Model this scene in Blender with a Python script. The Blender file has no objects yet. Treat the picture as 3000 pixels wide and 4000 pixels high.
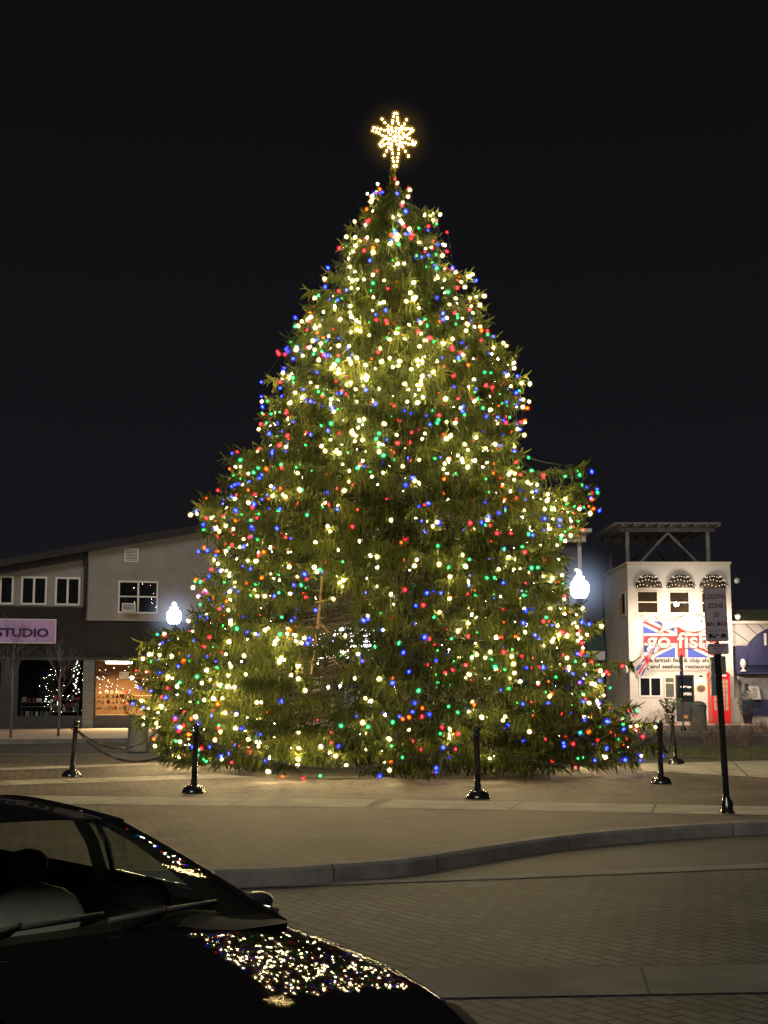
import bpy, bmesh, math, random
import numpy as np
from mathutils import Vector, Matrix, noise
random.seed(7); rng = np.random.default_rng(11)
PI = math.pi; R = math.radians
sc = bpy.context.scene
C = sc.collection

# ------------------------------------------------------------------ render / camera / world
sc.render.engine = 'CYCLES'
sc.view_settings.view_transform = 'Standard'; sc.view_settings.look = 'None'
sc.view_settings.exposure = 0; sc.view_settings.gamma = 1
cy = sc.cycles
cy.use_denoising = True
cy.max_bounces = 6; cy.diffuse_bounces = 2; cy.glossy_bounces = 3; cy.transmission_bounces = 4; cy.transparent_max_bounces = 16
cy.sample_clamp_indirect = 3.0; cy.sample_clamp_direct = 0.0; cy.use_light_tree = True
cy.caustics_reflective = False; cy.caustics_refractive = False

cam = bpy.data.cameras.new('camera'); co = bpy.data.objects.new('camera', cam); C.objects.link(co)
cam.sensor_fit = 'VERTICAL'; cam.sensor_height = 24; cam.lens = 24*3000/2212
cam.clip_start = .05; cam.clip_end = 3000
co.location = (0, 0, 1.7); co.rotation_euler = (R(90)+math.atan(384/3000), 0, 0)
sc.camera = co

w = bpy.data.worlds.new('World'); sc.world = w; w.use_nodes = True
nt = w.node_tree; bgn = nt.nodes['Background']
tc = nt.nodes.new('ShaderNodeTexCoord'); sx = nt.nodes.new('ShaderNodeSeparateXYZ'); rp = nt.nodes.new('ShaderNodeValToRGB')
nt.links.new(tc.outputs['Generated'], sx.inputs[0]); nt.links.new(sx.outputs['Z'], rp.inputs[0]); nt.links.new(rp.outputs[0], bgn.inputs[0])
rp.color_ramp.elements[0].position = 0.0; rp.color_ramp.elements[0].color = (.0092, .0088, .0112, 1)
rp.color_ramp.elements[1].position = .45; rp.color_ramp.elements[1].color = (.0041, .0038, .0046, 1)
bgn.inputs[1].default_value = 1.0

fill_sun = bpy.data.lights.new('night_ambient', 'SUN'); so = bpy.data.objects.new('night_ambient', fill_sun); C.objects.link(so)
fill_sun.energy = .88; fill_sun.angle = R(24); fill_sun.color = (1, .94, .84)  # broad fill from behind the camera, in place of unseen street lamps
so.rotation_euler = Vector((.28, 1, -.78)).to_track_quat('-Z', 'Y').to_euler()

# ------------------------------------------------------------------ materials
def nodes(name):
    m = bpy.data.materials.new(name); m.use_nodes = True
    return m, m.node_tree, m.node_tree.nodes['Principled BSDF']
def mat(name, col, rough=.6, metal=0, spec=.4, var=.25, scale=6, bump=0, coat=0, coord='Object'):
    m, t, b = nodes(name)
    b.inputs['Roughness'].default_value = rough; b.inputs['Metallic'].default_value = metal
    b.inputs['Specular IOR Level'].default_value = spec
    b.inputs['Coat Weight'].default_value = coat; b.inputs['Coat Roughness'].default_value = .03
    tx = t.nodes.new('ShaderNodeTexCoord'); nz = t.nodes.new('ShaderNodeTexNoise'); cr = t.nodes.new('ShaderNodeValToRGB')
    nz.inputs['Scale'].default_value = scale; nz.inputs['Detail'].default_value = 6
    t.links.new(tx.outputs[coord], nz.inputs['Vector']); t.links.new(nz.outputs['Fac'], cr.inputs[0])
    e = cr.color_ramp.elements; e[0].position = .3; e[1].position = .72
    e[0].color = tuple(c*(1-var) for c in col)+(1,); e[1].color = tuple(min(1, c*(1+var)) for c in col)+(1,)
    t.links.new(cr.outputs[0], b.inputs['Base Color'])
    if bump:
        bp = t.nodes.new('ShaderNodeBump'); bp.inputs['Strength'].default_value = bump; bp.inputs['Distance'].default_value = .02
        t.links.new(nz.outputs['Fac'], bp.inputs['Height']); t.links.new(bp.outputs[0], b.inputs['Normal'])
    return m
def emis(name, col, s, sample=True):
    m = bpy.data.materials.new(name); m.use_nodes = True; t = m.node_tree; t.nodes.clear()
    o = t.nodes.new('ShaderNodeOutputMaterial'); e = t.nodes.new('ShaderNodeEmission')
    e.inputs[0].default_value = col+(1,); e.inputs[1].default_value = s; t.links.new(e.outputs[0], o.inputs[0])
    if not sample: m.cycles.emission_sampling = 'NONE'
    return m
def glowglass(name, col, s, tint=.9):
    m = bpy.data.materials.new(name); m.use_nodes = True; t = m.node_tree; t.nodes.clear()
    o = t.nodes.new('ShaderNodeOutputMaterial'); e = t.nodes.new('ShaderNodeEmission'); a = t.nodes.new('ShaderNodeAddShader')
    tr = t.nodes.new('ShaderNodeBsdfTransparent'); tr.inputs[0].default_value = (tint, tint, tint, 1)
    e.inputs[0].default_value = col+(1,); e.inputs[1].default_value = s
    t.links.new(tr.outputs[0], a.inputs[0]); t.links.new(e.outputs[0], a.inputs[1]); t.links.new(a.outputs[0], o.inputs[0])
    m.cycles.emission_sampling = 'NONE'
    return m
def glass(name, tint=(.8, .85, .85), ior=1.5, rough=.0):
    m = bpy.data.materials.new(name); m.use_nodes = True; t = m.node_tree; t.nodes.clear()
    o = t.nodes.new('ShaderNodeOutputMaterial'); mx = t.nodes.new('ShaderNodeMixShader'); fr = t.nodes.new('ShaderNodeLayerWeight')
    tr = t.nodes.new('ShaderNodeBsdfTransparent'); gl = t.nodes.new('ShaderNodeBsdfGlossy')
    fr.inputs[0].default_value = .5; pw = t.nodes.new('ShaderNodeMath'); pw.operation = 'POWER'; pw.inputs[1].default_value = 5; ma = t.nodes.new('ShaderNodeMath'); ma.operation = 'MULTIPLY_ADD'; ma.inputs[1].default_value = .95; ma.inputs[2].default_value = ((ior-1)/(ior+1))**2
    t.links.new(fr.outputs['Facing'], pw.inputs[0]); t.links.new(pw.outputs[0], ma.inputs[0]); tr.inputs[0].default_value = tint+(1,); gl.inputs['Roughness'].default_value = rough
    t.links.new(ma.outputs[0], mx.inputs[0]); t.links.new(tr.outputs[0], mx.inputs[1]); t.links.new(gl.outputs[0], mx.inputs[2])
    t.links.new(mx.outputs[0], o.inputs[0]); return m
def brick(name, c1, c2, mortar, bw, bh, rot=0, msize=.012, rough=.75, bump=.35, big=.35, spec=.3, wall=False):
    m, t, b = nodes(name); b.inputs['Roughness'].default_value = rough; b.inputs['Specular IOR Level'].default_value = spec
    tx = t.nodes.new('ShaderNodeTexCoord'); mp = t.nodes.new('ShaderNodeMapping'); br = t.nodes.new('ShaderNodeTexBrick')
    mp.inputs['Rotation'].default_value = (R(90) if wall else 0, 0, R(rot))
    br.inputs['Scale'].default_value = 1; br.inputs['Brick Width'].default_value = bw; br.inputs['Row Height'].default_value = bh
    br.inputs['Mortar Size'].default_value = msize; br.inputs['Mortar Smooth'].default_value = .3; br.inputs['Bias'].default_value = 0
    br.inputs['Color1'].default_value = c1+(1,); br.inputs['Color2'].default_value = c2+(1,); br.inputs['Mortar'].default_value = mortar+(1,)
    t.links.new(tx.outputs['Object'], mp.inputs[0])
    wob = t.nodes.new('ShaderNodeTexNoise'); wob.inputs['Scale'].default_value = 2.3; wob.inputs['Detail'].default_value = 2
    va = t.nodes.new('ShaderNodeVectorMath'); va.operation = 'MULTIPLY_ADD'; va.inputs[1].default_value = (.025, .025, .025)
    t.links.new(tx.outputs['Object'], wob.inputs['Vector']); t.links.new(wob.outputs['Color'], va.inputs[0]); t.links.new(mp.outputs[0], va.inputs[2])
    t.links.new(va.outputs[0], br.inputs['Vector'])
    nz = t.nodes.new('ShaderNodeTexNoise'); nz.inputs['Scale'].default_value = .55; nz.inputs['Detail'].default_value = 7; nz.inputs['Roughness'].default_value = .65
    t.links.new(tx.outputs['Object'], nz.inputs['Vector'])
    cr = t.nodes.new('ShaderNodeValToRGB'); e = cr.color_ramp.elements
    e[0].position = .3; e[1].position = .7; e[0].color = (1-big,)*3+(1,); e[1].color = (1+big*.5,)*3+(1,)
    t.links.new(nz.outputs['Fac'], cr.inputs[0])
    mx = t.nodes.new('ShaderNodeMixRGB'); mx.blend_type = 'MULTIPLY'; mx.inputs[0].default_value = 1
    t.links.new(br.outputs['Color'], mx.inputs[1]); t.links.new(cr.outputs[0], mx.inputs[2]); t.links.new(mx.outputs[0], b.inputs['Base Color'])
    bp = t.nodes.new('ShaderNodeBump'); bp.invert = True; bp.inputs['Strength'].default_value = bump; bp.inputs['Distance'].default_value = .012
    fine = t.nodes.new('ShaderNodeTexNoise'); fine.inputs['Scale'].default_value = 60; t.links.new(tx.outputs['Object'], fine.inputs['Vector'])
    ad = t.nodes.new('ShaderNodeMath'); ad.operation = 'MULTIPLY_ADD'; ad.inputs[1].default_value = .35
    t.links.new(fine.outputs['Fac'], ad.inputs[0]); t.links.new(br.outputs['Fac'], ad.inputs[2])
    t.links.new(ad.outputs[0], bp.inputs['Height']); t.links.new(bp.outputs[0], b.inputs['Normal'])
    return m

def glow_volume(name, col, s, rad_):  # emission fading outwards, imitates lens glare around a lamp
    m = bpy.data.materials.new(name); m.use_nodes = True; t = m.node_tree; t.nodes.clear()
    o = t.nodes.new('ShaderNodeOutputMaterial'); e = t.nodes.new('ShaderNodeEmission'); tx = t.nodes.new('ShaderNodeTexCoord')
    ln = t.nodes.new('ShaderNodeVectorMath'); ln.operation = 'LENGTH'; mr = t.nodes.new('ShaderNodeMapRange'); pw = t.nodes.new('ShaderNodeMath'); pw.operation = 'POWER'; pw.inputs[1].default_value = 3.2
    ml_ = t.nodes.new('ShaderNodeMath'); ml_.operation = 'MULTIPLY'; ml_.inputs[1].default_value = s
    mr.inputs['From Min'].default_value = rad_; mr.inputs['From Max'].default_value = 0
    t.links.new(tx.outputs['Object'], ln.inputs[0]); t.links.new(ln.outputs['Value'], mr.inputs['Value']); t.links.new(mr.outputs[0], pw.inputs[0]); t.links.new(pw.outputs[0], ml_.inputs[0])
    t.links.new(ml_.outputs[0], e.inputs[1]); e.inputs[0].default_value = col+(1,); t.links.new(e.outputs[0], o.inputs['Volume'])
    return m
M = {}
M['asphalt'] = mat('asphalt', (.045, .043, .045), .9, var=.3, scale=3, bump=.2)
M['paver'] = brick('street_pavers', (.110, .111, .111), (.066, .067, .067), (.018, .018, .018), .25, .125, rot=58, msize=.015, big=.45)
M['paver2'] = brick('lay_by_pavers', (.112, .102, .088), (.096, .087, .076), (.072, .064, .056), .22, .11, rot=30, msize=.008, big=.3, bump=.2)
M['plaza'] = brick('plaza_bricks', (.172, .136, .102), (.106, .084, .064), (.044, .037, .030), .22, .11, rot=32, msize=.012, big=.42)
M['concrete'] = mat('concrete', (.30, .28, .235), .85, var=.22, scale=2.2, bump=.15)
M['kerb'] = mat('kerb_concrete', (.185, .172, .155), .85, var=.3, scale=3.2, bump=.2)
M['gutter'] = mat('gutter_concrete', (.185, .176, .160), .85, var=.25, scale=2.5, bump=.15)
M['strip'] = mat('strip_concrete', (.118, .117, .113), .85, var=.35, scale=1.6, bump=.2)
M['joint'] = mat('joint_dark', (.06, .055, .05), .9)
M['walk'] = mat('far_walk', (.46, .34, .27), .85, var=.15, scale=1.5)
M['farbrick'] = brick('far_brick_road', (.17, .125, .105), (.135, .10, .085), (.09, .075, .065), .25, .12, rot=10, big=.3)
M['soil'] = mat('soil', (.05, .04, .028), .95, var=.5, scale=9, bump=.5)
M['grassground'] = mat('grass_ground', (.085, .088, .045), .95, var=.4, scale=5, bump=.4)
M['grass'] = mat('grass_blade', (.10, .105, .045), .8, var=.4, scale=2)
M['bark'] = mat('bark', (.075, .055, .035), .9, var=.4, scale=14, bump=.4)
M['bark_lit'] = mat('lit_bark', (.25, .15, .07), .9, var=.35, scale=12, bump=.4)  # warm bulb light on the limb put into its bark colour
M['sapling'] = mat('sapling_bark', (.17, .15, .13), .9, var=.25, scale=10)
M['dry'] = mat('dry_twigs', (.20, .13, .09), .9, var=.35, scale=8)
M['blackiron'] = mat('black_iron', (.012, .012, .013), .22, spec=.6, var=.2, coat=.6)
M['blackmatte'] = mat('black_matte', (.018, .018, .019), .6, var=.3)
M['cable'] = mat('cable', (.015, .03, .015), .6)
M['paint'] = mat('car_paint', (.010, .010, .0105), .5, spec=0, var=.1, coat=.26)
M['mirrorpaint'] = mat('mirror_shell', (.03, .03, .033), .35, coat=1)
M['trim'] = mat('car_trim', (.006, .006, .006), .75, spec=.1)
M['wiper'] = mat('wiper_blade', (.10, .10, .10), .5)
M['rubber'] = mat('tyre_rubber', (.015, .015, .015), .85)
M['interior'] = mat('car_interior', (.022, .024, .021), .8, var=.2)
M['seat'] = mat('seat_leather', (.85, .88, .82), .7, var=.12, scale=10)
M['pillartrim'] = mat('pillar_trim', (.55, .58, .54), .7)
M['chrome'] = mat('chrome', (.7, .7, .7), .12, metal=1, var=.05)
M['carglass'] = glass('car_glass', (.60, .66, .60), 1.5)
M['wingglass'] = glass('door_glass', (.72, .78, .72), 1.3)
M['stucco'] = mat('grey_stucco', (.29, .27, .25), .9, var=.12, scale=1.2, bump=.1)
M['shingle'] = brick('dark_shingles', (.035, .030, .028), (.027, .024, .022), (.014, .012, .012), .35, .16, big=.3, wall=True)
M['darkwall'] = mat('dark_wall', (.050, .052, .055), .85, var=.2)
M['greybrick'] = brick('grey_brick', (.21, .235, .22), (.17, .19, .18), (.11, .12, .115), .24, .09, big=.2, wall=True)
M['white'] = mat('white_paint', (.72, .70, .66), .6, var=.06)
M['roofdark'] = mat('roof_dark', (.030, .028, .030), .8, var=.3)
M['darkglass'] = glass('dark_window_glass', (.55, .6, .62), 1.5, .0)
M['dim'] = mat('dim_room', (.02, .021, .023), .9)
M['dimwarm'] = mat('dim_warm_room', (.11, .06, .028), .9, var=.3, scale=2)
M['purple'] = mat('purple_sign', (.50, .33, .64), .6, var=.12, scale=2)
M['purpledark'] = mat('purple_letters', (.045, .016, .06), .6)
M['warmroom'] = mat('warm_room', (.62, .42, .22), .8, var=.15)
M['wood'] = mat('shelf_wood', (.50, .32, .15), .7, var=.25, scale=4)
M['whitebrick'] = brick('white_painted_brick', (.66, .62, .55), (.60, .56, .49), (.48, .44, .38), .26, .09, big=.12, bump=.5, wall=True)
M['whitestucco'] = mat('white_stucco', (.62, .585, .52), .85, var=.10, scale=1.6, bump=.12)
M['cream'] = mat('cream_trim', (.70, .62, .50), .6, var=.08)
M['blue'] = mat('flag_blue', (.05, .085, .42), .6, var=.08)
M['red'] = mat('flag_red', (.55, .035, .04), .6, var=.08)
M['signwhite'] = mat('sign_white', (.60, .56, .50), .6, var=.04)
M['boothred'] = mat('booth_red', (.55, .012, .016), .4, var=.12)
M['boothglass'] = mat('booth_glass', (.36, .33, .22), .3, var=.2)
M['reliefshadow'] = mat('relief_shadow', (.30, .16, .10), .7)
M['letterdark'] = mat('letter_dark', (.06, .045, .035), .6)
M['awnblack'] = mat('awning_fabric', (.075, .048, .026), .45, var=.3, scale=5)
M['navy'] = mat('navy_canvas', (.028, .030, .085), .75, var=.2)
M['siding'] = mat('white_siding', (.52, .49, .44), .7, var=.06)
M['greenroof'] = mat('green_roof', (.085, .095, .05), .8, var=.4, scale=4)
M['bin'] = mat('bin_concrete', (.24, .235, .21), .9, var=.2, scale=7, bump=.3)
M['signface'] = mat('sign_face', (.40, .35, .39), .5, var=.08, scale=8)
M['signred'] = mat('sign_red_letters', (.20, .035, .06), .5)
M['signback'] = mat('sign_back', (.22, .23, .25), .45, metal=.3)
M['leafgreen'] = mat('pot_leaves', (.055, .085, .025), .7, var=.5, scale=12)
M['timber'] = mat('grey_timber', (.19, .185, .19), .85, var=.25, scale=3)
M['pale_metal'] = mat('pale_metal', (.28, .28, .29), .6)
M['midwall'] = mat('mid_wall', (.10, .10, .105), .85, var=.15)
M['green_awn'] = mat('green_awning', (.03, .07, .065), .7)
M['bluedoor'] = mat('blue_door', (.10, .16, .33), .6)
M['brass'] = mat('brass', (.45, .30, .05), .4, metal=.6)
M['goods_a'] = mat('goods_red', (.45, .06, .05), .6); M['goods_b'] = mat('goods_cream', (.65, .58, .45), .6)
M['goods_c'] = mat('goods_grey', (.30, .30, .32), .6); M['goods_d'] = mat('goods_yellow', (.60, .42, .10), .6)
M['lampglow'] = emis('lamp_glow', (.86, .93, 1.0), 70)
M['tube'] = emis('tube_glow', (1, .86, .68), 26)
M['signglow'] = emis('lit_sign_glow', (.92, .95, 1), 8)
M['sconce'] = emis('sconce_glow', (1, .78, .45), 9)
M['stud'] = emis('stud_glow', (1, .85, .62), 1.5, False)
M['lampglare'] = glow_volume('lamp_glare', (.55, .68, 1), .85, 1.5); M['starglare'] = glow_volume('star_glare', (1, .60, .08), .28, 1.1)  # glare around lamps and star painted as glowing balls, no mist
M['floodglow'] = emis('flood_glow', (1, .85, .66), 10, False)
WARM = (1, .77, .36)
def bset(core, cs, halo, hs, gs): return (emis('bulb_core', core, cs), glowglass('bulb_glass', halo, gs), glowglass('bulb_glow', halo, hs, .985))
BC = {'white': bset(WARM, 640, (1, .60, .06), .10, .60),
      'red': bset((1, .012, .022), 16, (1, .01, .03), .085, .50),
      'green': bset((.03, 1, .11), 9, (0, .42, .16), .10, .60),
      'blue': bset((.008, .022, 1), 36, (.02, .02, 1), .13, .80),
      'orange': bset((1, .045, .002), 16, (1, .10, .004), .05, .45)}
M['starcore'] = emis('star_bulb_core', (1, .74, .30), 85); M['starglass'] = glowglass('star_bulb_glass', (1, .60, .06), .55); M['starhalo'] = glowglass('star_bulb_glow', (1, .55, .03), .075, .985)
M['starwire'] = emis('star_wire_glow', (1, .62, .12), .45, False)

def foliage_mat():
    m = bpy.data.materials.new('spruce_needles'); m.use_nodes = True; t = m.node_tree; t.nodes.clear()
    o = t.nodes.new('ShaderNodeOutputMaterial'); mx = t.nodes.new('ShaderNodeMixShader'); d = t.nodes.new('ShaderNodeBsdfDiffuse'); tl = t.nodes.new('ShaderNodeBsdfTranslucent')
    at = t.nodes.new('ShaderNodeAttribute'); at.attribute_name = 'shade'; cr = t.nodes.new('ShaderNodeValToRGB')
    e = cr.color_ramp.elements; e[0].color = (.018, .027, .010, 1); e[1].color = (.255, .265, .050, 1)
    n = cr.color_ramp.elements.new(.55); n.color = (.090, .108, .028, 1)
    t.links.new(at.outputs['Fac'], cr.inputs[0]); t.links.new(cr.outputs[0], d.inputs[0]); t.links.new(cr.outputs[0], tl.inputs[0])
    mx.inputs[0].default_value = .3; t.links.new(d.outputs[0], mx.inputs[1]); t.links.new(tl.outputs[0], mx.inputs[2]); t.links.new(mx.outputs[0], o.inputs[0])
    return m
M['needles'] = foliage_mat()

# ------------------------------------------------------------------ mesh helpers
class MB:
    def __init__(s): s.v = []; s.f = []; s.m = []; s.sm = []
    def add(s, vs, fs, mi=0, smooth=False):
        o = len(s.v); s.v += [tuple(v) for v in vs]
        for f in fs: s.f.append([i+o for i in f]); s.m.append(mi); s.sm.append(smooth)
        return s
    def box(s, x0, x1, y0, y1, z0, z1, mi=0):
        vs = [(x, y, z) for z in (z0, z1) for y in (y0, y1) for x in (x0, x1)]
        return s.add(vs, [(0, 2, 3, 1), (4, 5, 7, 6), (0, 1, 5, 4), (2, 6, 7, 3), (0, 4, 6, 2), (1, 3, 7, 5)], mi)
    def tube(s, pts, rad, n=8, mi=0, cap=True, smooth=True):
        pts = [Vector(p) for p in pts]; rad = rad if hasattr(rad, '__len__') else [rad]*len(pts)
        vs = []; up = None
        for i, p in enumerate(pts):
            d = (pts[min(i+1, len(pts)-1)]-pts[max(i-1, 0)]).normalized()
            if up is None: up = Vector((0, 0, 1)) if abs(d.z) < .9 else Vector((1, 0, 0))
            a = d.cross(up).normalized(); b = a.cross(d).normalized(); up = b
            for k in range(n):
                t = 2*PI*k/n; vs.append(p+(a*math.cos(t)+b*math.sin(t))*rad[i])
        fs = []
        for i in range(len(pts)-1):
            for k in range(n):
                k2 = (k+1) % n; fs.append((i*n+k, i*n+k2, (i+1)*n+k2, (i+1)*n+k))
        s.add(vs, fs, mi, smooth)
        if cap:
            o = len(s.v)-len(vs)
            s.f.append([o+k for k in range(n)][::-1]); s.f.append([o+(len(pts)-1)*n+k for k in range(n)]); s.m += [mi, mi]; s.sm += [False, False]
        return s
    def lathe(s, prof, c=(0, 0, 0), n=16, mi=0, smooth=True, sx=1, sy=1):
        vs = []
        for r, z in prof:
            for k in range(n):
                t = 2*PI*k/n; vs.append((c[0]+r*sx*math.cos(t), c[1]+r*sy*math.sin(t), c[2]+z))
        fs = [(i*n+k, i*n+(k+1) % n, (i+1)*n+(k+1) % n, (i+1)*n+k) for i in range(len(prof)-1) for k in range(n)]
        fs += [tuple(range(n))[::-1], tuple((len(prof)-1)*n+k for k in range(n))]
        return s.add(vs, fs, mi, smooth)
    def prism(s, poly, z0, z1, mi=0):                      # polygon in x,y extruded in z
        n = len(poly); vs = [(x, y, z0) for x, y in poly]+[(x, y, z1) for x, y in poly]
        fs = [tuple(range(n))[::-1], tuple(range(n, 2*n))]+[(k, (k+1) % n, n+(k+1) % n, n+k) for k in range(n)]
        return s.add(vs, fs, mi)
    def slab(s, poly, y0, y1, mi=0):                       # polygon in x,z extruded in y (y0 is the front)
        n = len(poly); vs = [(x, y0, z) for x, z in poly]+[(x, y1, z) for x, z in poly]
        fs = [tuple(range(n)), tuple(range(n, 2*n))[::-1]]+[(k, n+k, n+(k+1) % n, (k+1) % n) for k in range(n)]
        return s.add(vs, fs, mi)
    def frame(s, x0, x1, z0, z1, y0, y1, wd, mi=0):
        s.box(x0, x1, y0, y1, z0, z0+wd, mi); s.box(x0, x1, y0, y1, z1-wd, z1, mi)
        s.box(x0, x0+wd, y0, y1, z0+wd, z1-wd, mi); return s.box(x1-wd, x1, y0, y1, z0+wd, z1-wd, mi)
    def grid(s, fn, nu, nv, mi=0, smooth=True):
        vs = [fn(i/nu, j/nv) for i in range(nu+1) for j in range(nv+1)]
        fs = [(i*(nv+1)+j, (i+1)*(nv+1)+j, (i+1)*(nv+1)+j+1, i*(nv+1)+j+1) for i in range(nu) for j in range(nv)]
        return s.add(vs, fs, mi, smooth)
    def ball(s, c, r, n=10, mi=0, sz=1):
        m = max(4, n//2)
        return s.lathe([(max(.001, r*math.sin(PI*i/m)), -r*sz*math.cos(PI*i/m)) for i in range(m+1)], c, n, mi)
    def mesh(s, name, mats):
        me = bpy.data.meshes.new(name); me.from_pydata(s.v, [], s.f)
        for m in (mats if isinstance(mats, (list, tuple)) else [mats]): me.materials.append(m)
        me.polygons.foreach_set('material_index', s.m); me.polygons.foreach_set('use_smooth', s.sm)
        me.update(); return me
    def build(s, name, mats, parent=None, recalc=True, bevel=0):
        me = s.mesh(name, mats)
        if recalc:
            b = bmesh.new(); b.from_mesh(me); bmesh.ops.recalc_face_normals(b, faces=b.faces); b.to_mesh(me); b.free()
        o = bpy.data.objects.new(name, me); C.objects.link(o)
        if parent: o.parent = parent
        if bevel:
            bv = o.modifiers.new('bevel', 'BEVEL'); bv.width = bevel; bv.segments = 2; bv.limit_method = 'ANGLE'
        return o
def tag(o, label=None, cat=None, group=None, kind=None):
    if label: o['label'] = label
    if cat: o['category'] = cat
    if group: o['group'] = group
    if kind: o['kind'] = kind
    return o
def thing(name, label, cat, loc=(0, 0, 0), rz=0, group=None):
    o = bpy.data.objects.new(name, None); C.objects.link(o); o.location = loc; o.rotation_euler = (0, 0, rz); o.empty_display_size = .2
    return tag(o, label, cat, group)
def dup(root, loc, rot=None, label=None):
    r = root.copy(); C.objects.link(r); r.location = loc
    if rot is not None: r.rotation_euler = rot
    if label: r['label'] = label
    for ch in list(root.children):
        c = ch.copy(); C.objects.link(c); c.parent = r
        for gch in list(ch.children):
            d = gch.copy(); C.objects.link(d); d.parent = c
    return r
def struct(name, mb, m, kind='structure', recalc=True): return tag(mb.build(name, m, None, recalc), kind=kind)
def text(name, body, size, loc, m, parent=None, ext=.01, bold=0, align='CENTER', sx=1, rot=(PI/2, 0, 0), space=1, line=1):
    cu = bpy.data.curves.new(name, 'FONT'); cu.body = body; cu.size = size; cu.extrude = ext; cu.offset = bold; cu.align_x = align; cu.align_y = 'BOTTOM_BASELINE'
    cu.space_character = space; cu.space_line = line; cu.resolution_u = 4
    o = bpy.data.objects.new(name, cu); C.objects.link(o); o.location = loc; o.rotation_euler = rot; o.scale = (sx, 1, 1)
    cu.materials.append(m)
    me = bpy.data.meshes.new_from_object(o); n2 = bpy.data.objects.new(name, me); C.objects.link(n2); n2.location = loc; n2.rotation_euler = rot; n2.scale = o.scale
    bpy.data.objects.remove(o); o = n2
    if parent: o.parent = parent
    return o
def smooth_curve(pts, n=8):
    out = []
    P = [Vector(p) for p in pts]
    for i in range(len(P)-1):
        a, b, c, d = P[max(i-1, 0)], P[i], P[i+1], P[min(i+2, len(P)-1)]
        for k in range(n):
            t = k/n; out.append(.5*((2*b)+(c-a)*t+(2*a-5*b+4*c-d)*t*t+(3*b-a-3*c+d)*t**3))
    out.append(P[-1]); return out
def strip(p, q, wd):                                         # rectangle polygon along p-q with width wd
    d = Vector((q[0]-p[0], q[1]-p[1])).normalized(); n = Vector((-d.y, d.x))*wd/2
    return [(p[0]+n.x, p[1]+n.y), (p[0]-n.x, p[1]-n.y), (q[0]-n.x, q[1]-n.y), (q[0]+n.x, q[1]+n.y)]
def sheet(mb, poly, z, mi=0): return mb.add([(x, y, z) for x, y in poly], [tuple(range(len(poly)))], mi)

# ------------------------------------------------------------------ the ground
struct('ground', sheet(MB(), [(-700, -300), (700, -300), (700, 1500), (-700, 1500)], -.165), M['asphalt'])
kerb_pts = [(-40, 12.9), (-14, 13.2), (-4, 13.35), (-1.4, 13.55), (-.4, 13.98), (.25, 14.4), (.9, 15.2), (2.0, 16.5), (3.3, 17.55), (5.0, 18.4), (8, 19.2), (14, 19.9), (45, 21)]
kc = [Vector((p.x, p.y)) for p in smooth_curve([(x, y, 0) for x, y in kerb_pts], 8)]
kin = []
for i, p in enumerate(kc):
    d = (kc[min(i+1, len(kc)-1)]-kc[max(i-1, 0)]).normalized(); kin.append(p+Vector((-d.y, d.x))*.22)
# street pavers: near carriageway
struct('street', sheet(MB(), [(-60, -20), (60, -20), (60, 26), (-60, 16)], -.161), M['paver'])
# lay-by pavers between the gutter line and the kerb
lb = MB(); sheet(lb, [(-1.3, 13.45), (1.24, 14.36), (4.15, 15.34), (12, 17.9), (45, 28.5), (45, 21.2), (14, 19.95), (8, 19.25), (5, 18.45), (3.3, 17.6), (2, 16.55), (.9, 15.25), (.25, 14.45), (-.4, 14.03)][::-1], -.157)
struct('lay_by', lb, M['paver2'])
gt = MB(); sheet(gt, strip((-40, 1.0), (45, 28.3), .42) if False else [(-40, 13.32), (-1.9, 13.28), (1.24, 14.1), (4.05, 14.93), (12, 17.3), (45, 27.5), (45, 28.3), (12, 17.85), (4.15, 15.32), (1.24, 14.42), (-1.4, 13.56), (-40, 13.0)], -.153)
struct('gutter', gt, M['gutter'])
bs = MB(); sheet(bs, [(-30, 6.3), (30, 11.1), (30, 11.95), (-30, 7.15)], -.153); sheet(bs, [(-30, 7.20), (30, 11.99), (30, 12.0), (-30, 7.215)], -.1525, 1)
for x in (-8, -3.1, 1.62, 6.4): 
    y = 8.7+.08*x; sheet(bs, [(x, y), (x+.02, y), (x+.12, y+.86), (x+.10, y+.86)], -.149, 1)
struct('concrete_strip', bs, [M['strip'], M['joint']])
# kerb: top, chamfered nose, face and its joints
kb = MB(); vs = []; n = len(kc)
for p, q in zip(kc, kin):
    d = (p-q).normalized()
    vs += [(q.x, q.y, -.2), (q.x, q.y, .0), (p.x-d.x*.03, p.y-d.y*.03, .0), (p.x, p.y, -.03), (p.x+d.x*.02, p.y+d.y*.02, -.2)]
kb.add(vs, [(i*5+k, (i+1)*5+k, (i+1)*5+k+1, i*5+k+1) for i in range(n-1) for k in range(4)])
for i in range(5, n-3, 13):
    p, q = kc[i], kin[i]; d = (p-q).normalized(); t = Vector((-d.y, d.x))*.009; e = .004
    a = [(q.x, q.y, e), (p.x-d.x*.03, p.y-d.y*.03, e), (p.x+d.x*e, p.y+d.y*e, -.03), (p.x+d.x*(.02+e), p.y+d.y*(.02+e), -.19)]
    for u, v in zip(a[:-1], a[1:]):
        kb.add([(u[0]-t.x, u[1]-t.y, u[2]), (u[0]+t.x, u[1]+t.y, u[2]), (v[0]+t.x, v[1]+t.y, v[2]), (v[0]-t.x, v[1]-t.y, v[2])], [(0, 1, 2, 3)], 1)
struct('kerb', kb, [M['kerb'], M['joint']])
pz = MB(); sheet(pz, [(p.x, p.y) for p in kin]+[(60, 21.4), (60, 37.5), (-60, 37.5), (-60, 13.1)], -.002)
struct('plaza', pz, M['plaza'])
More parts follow.
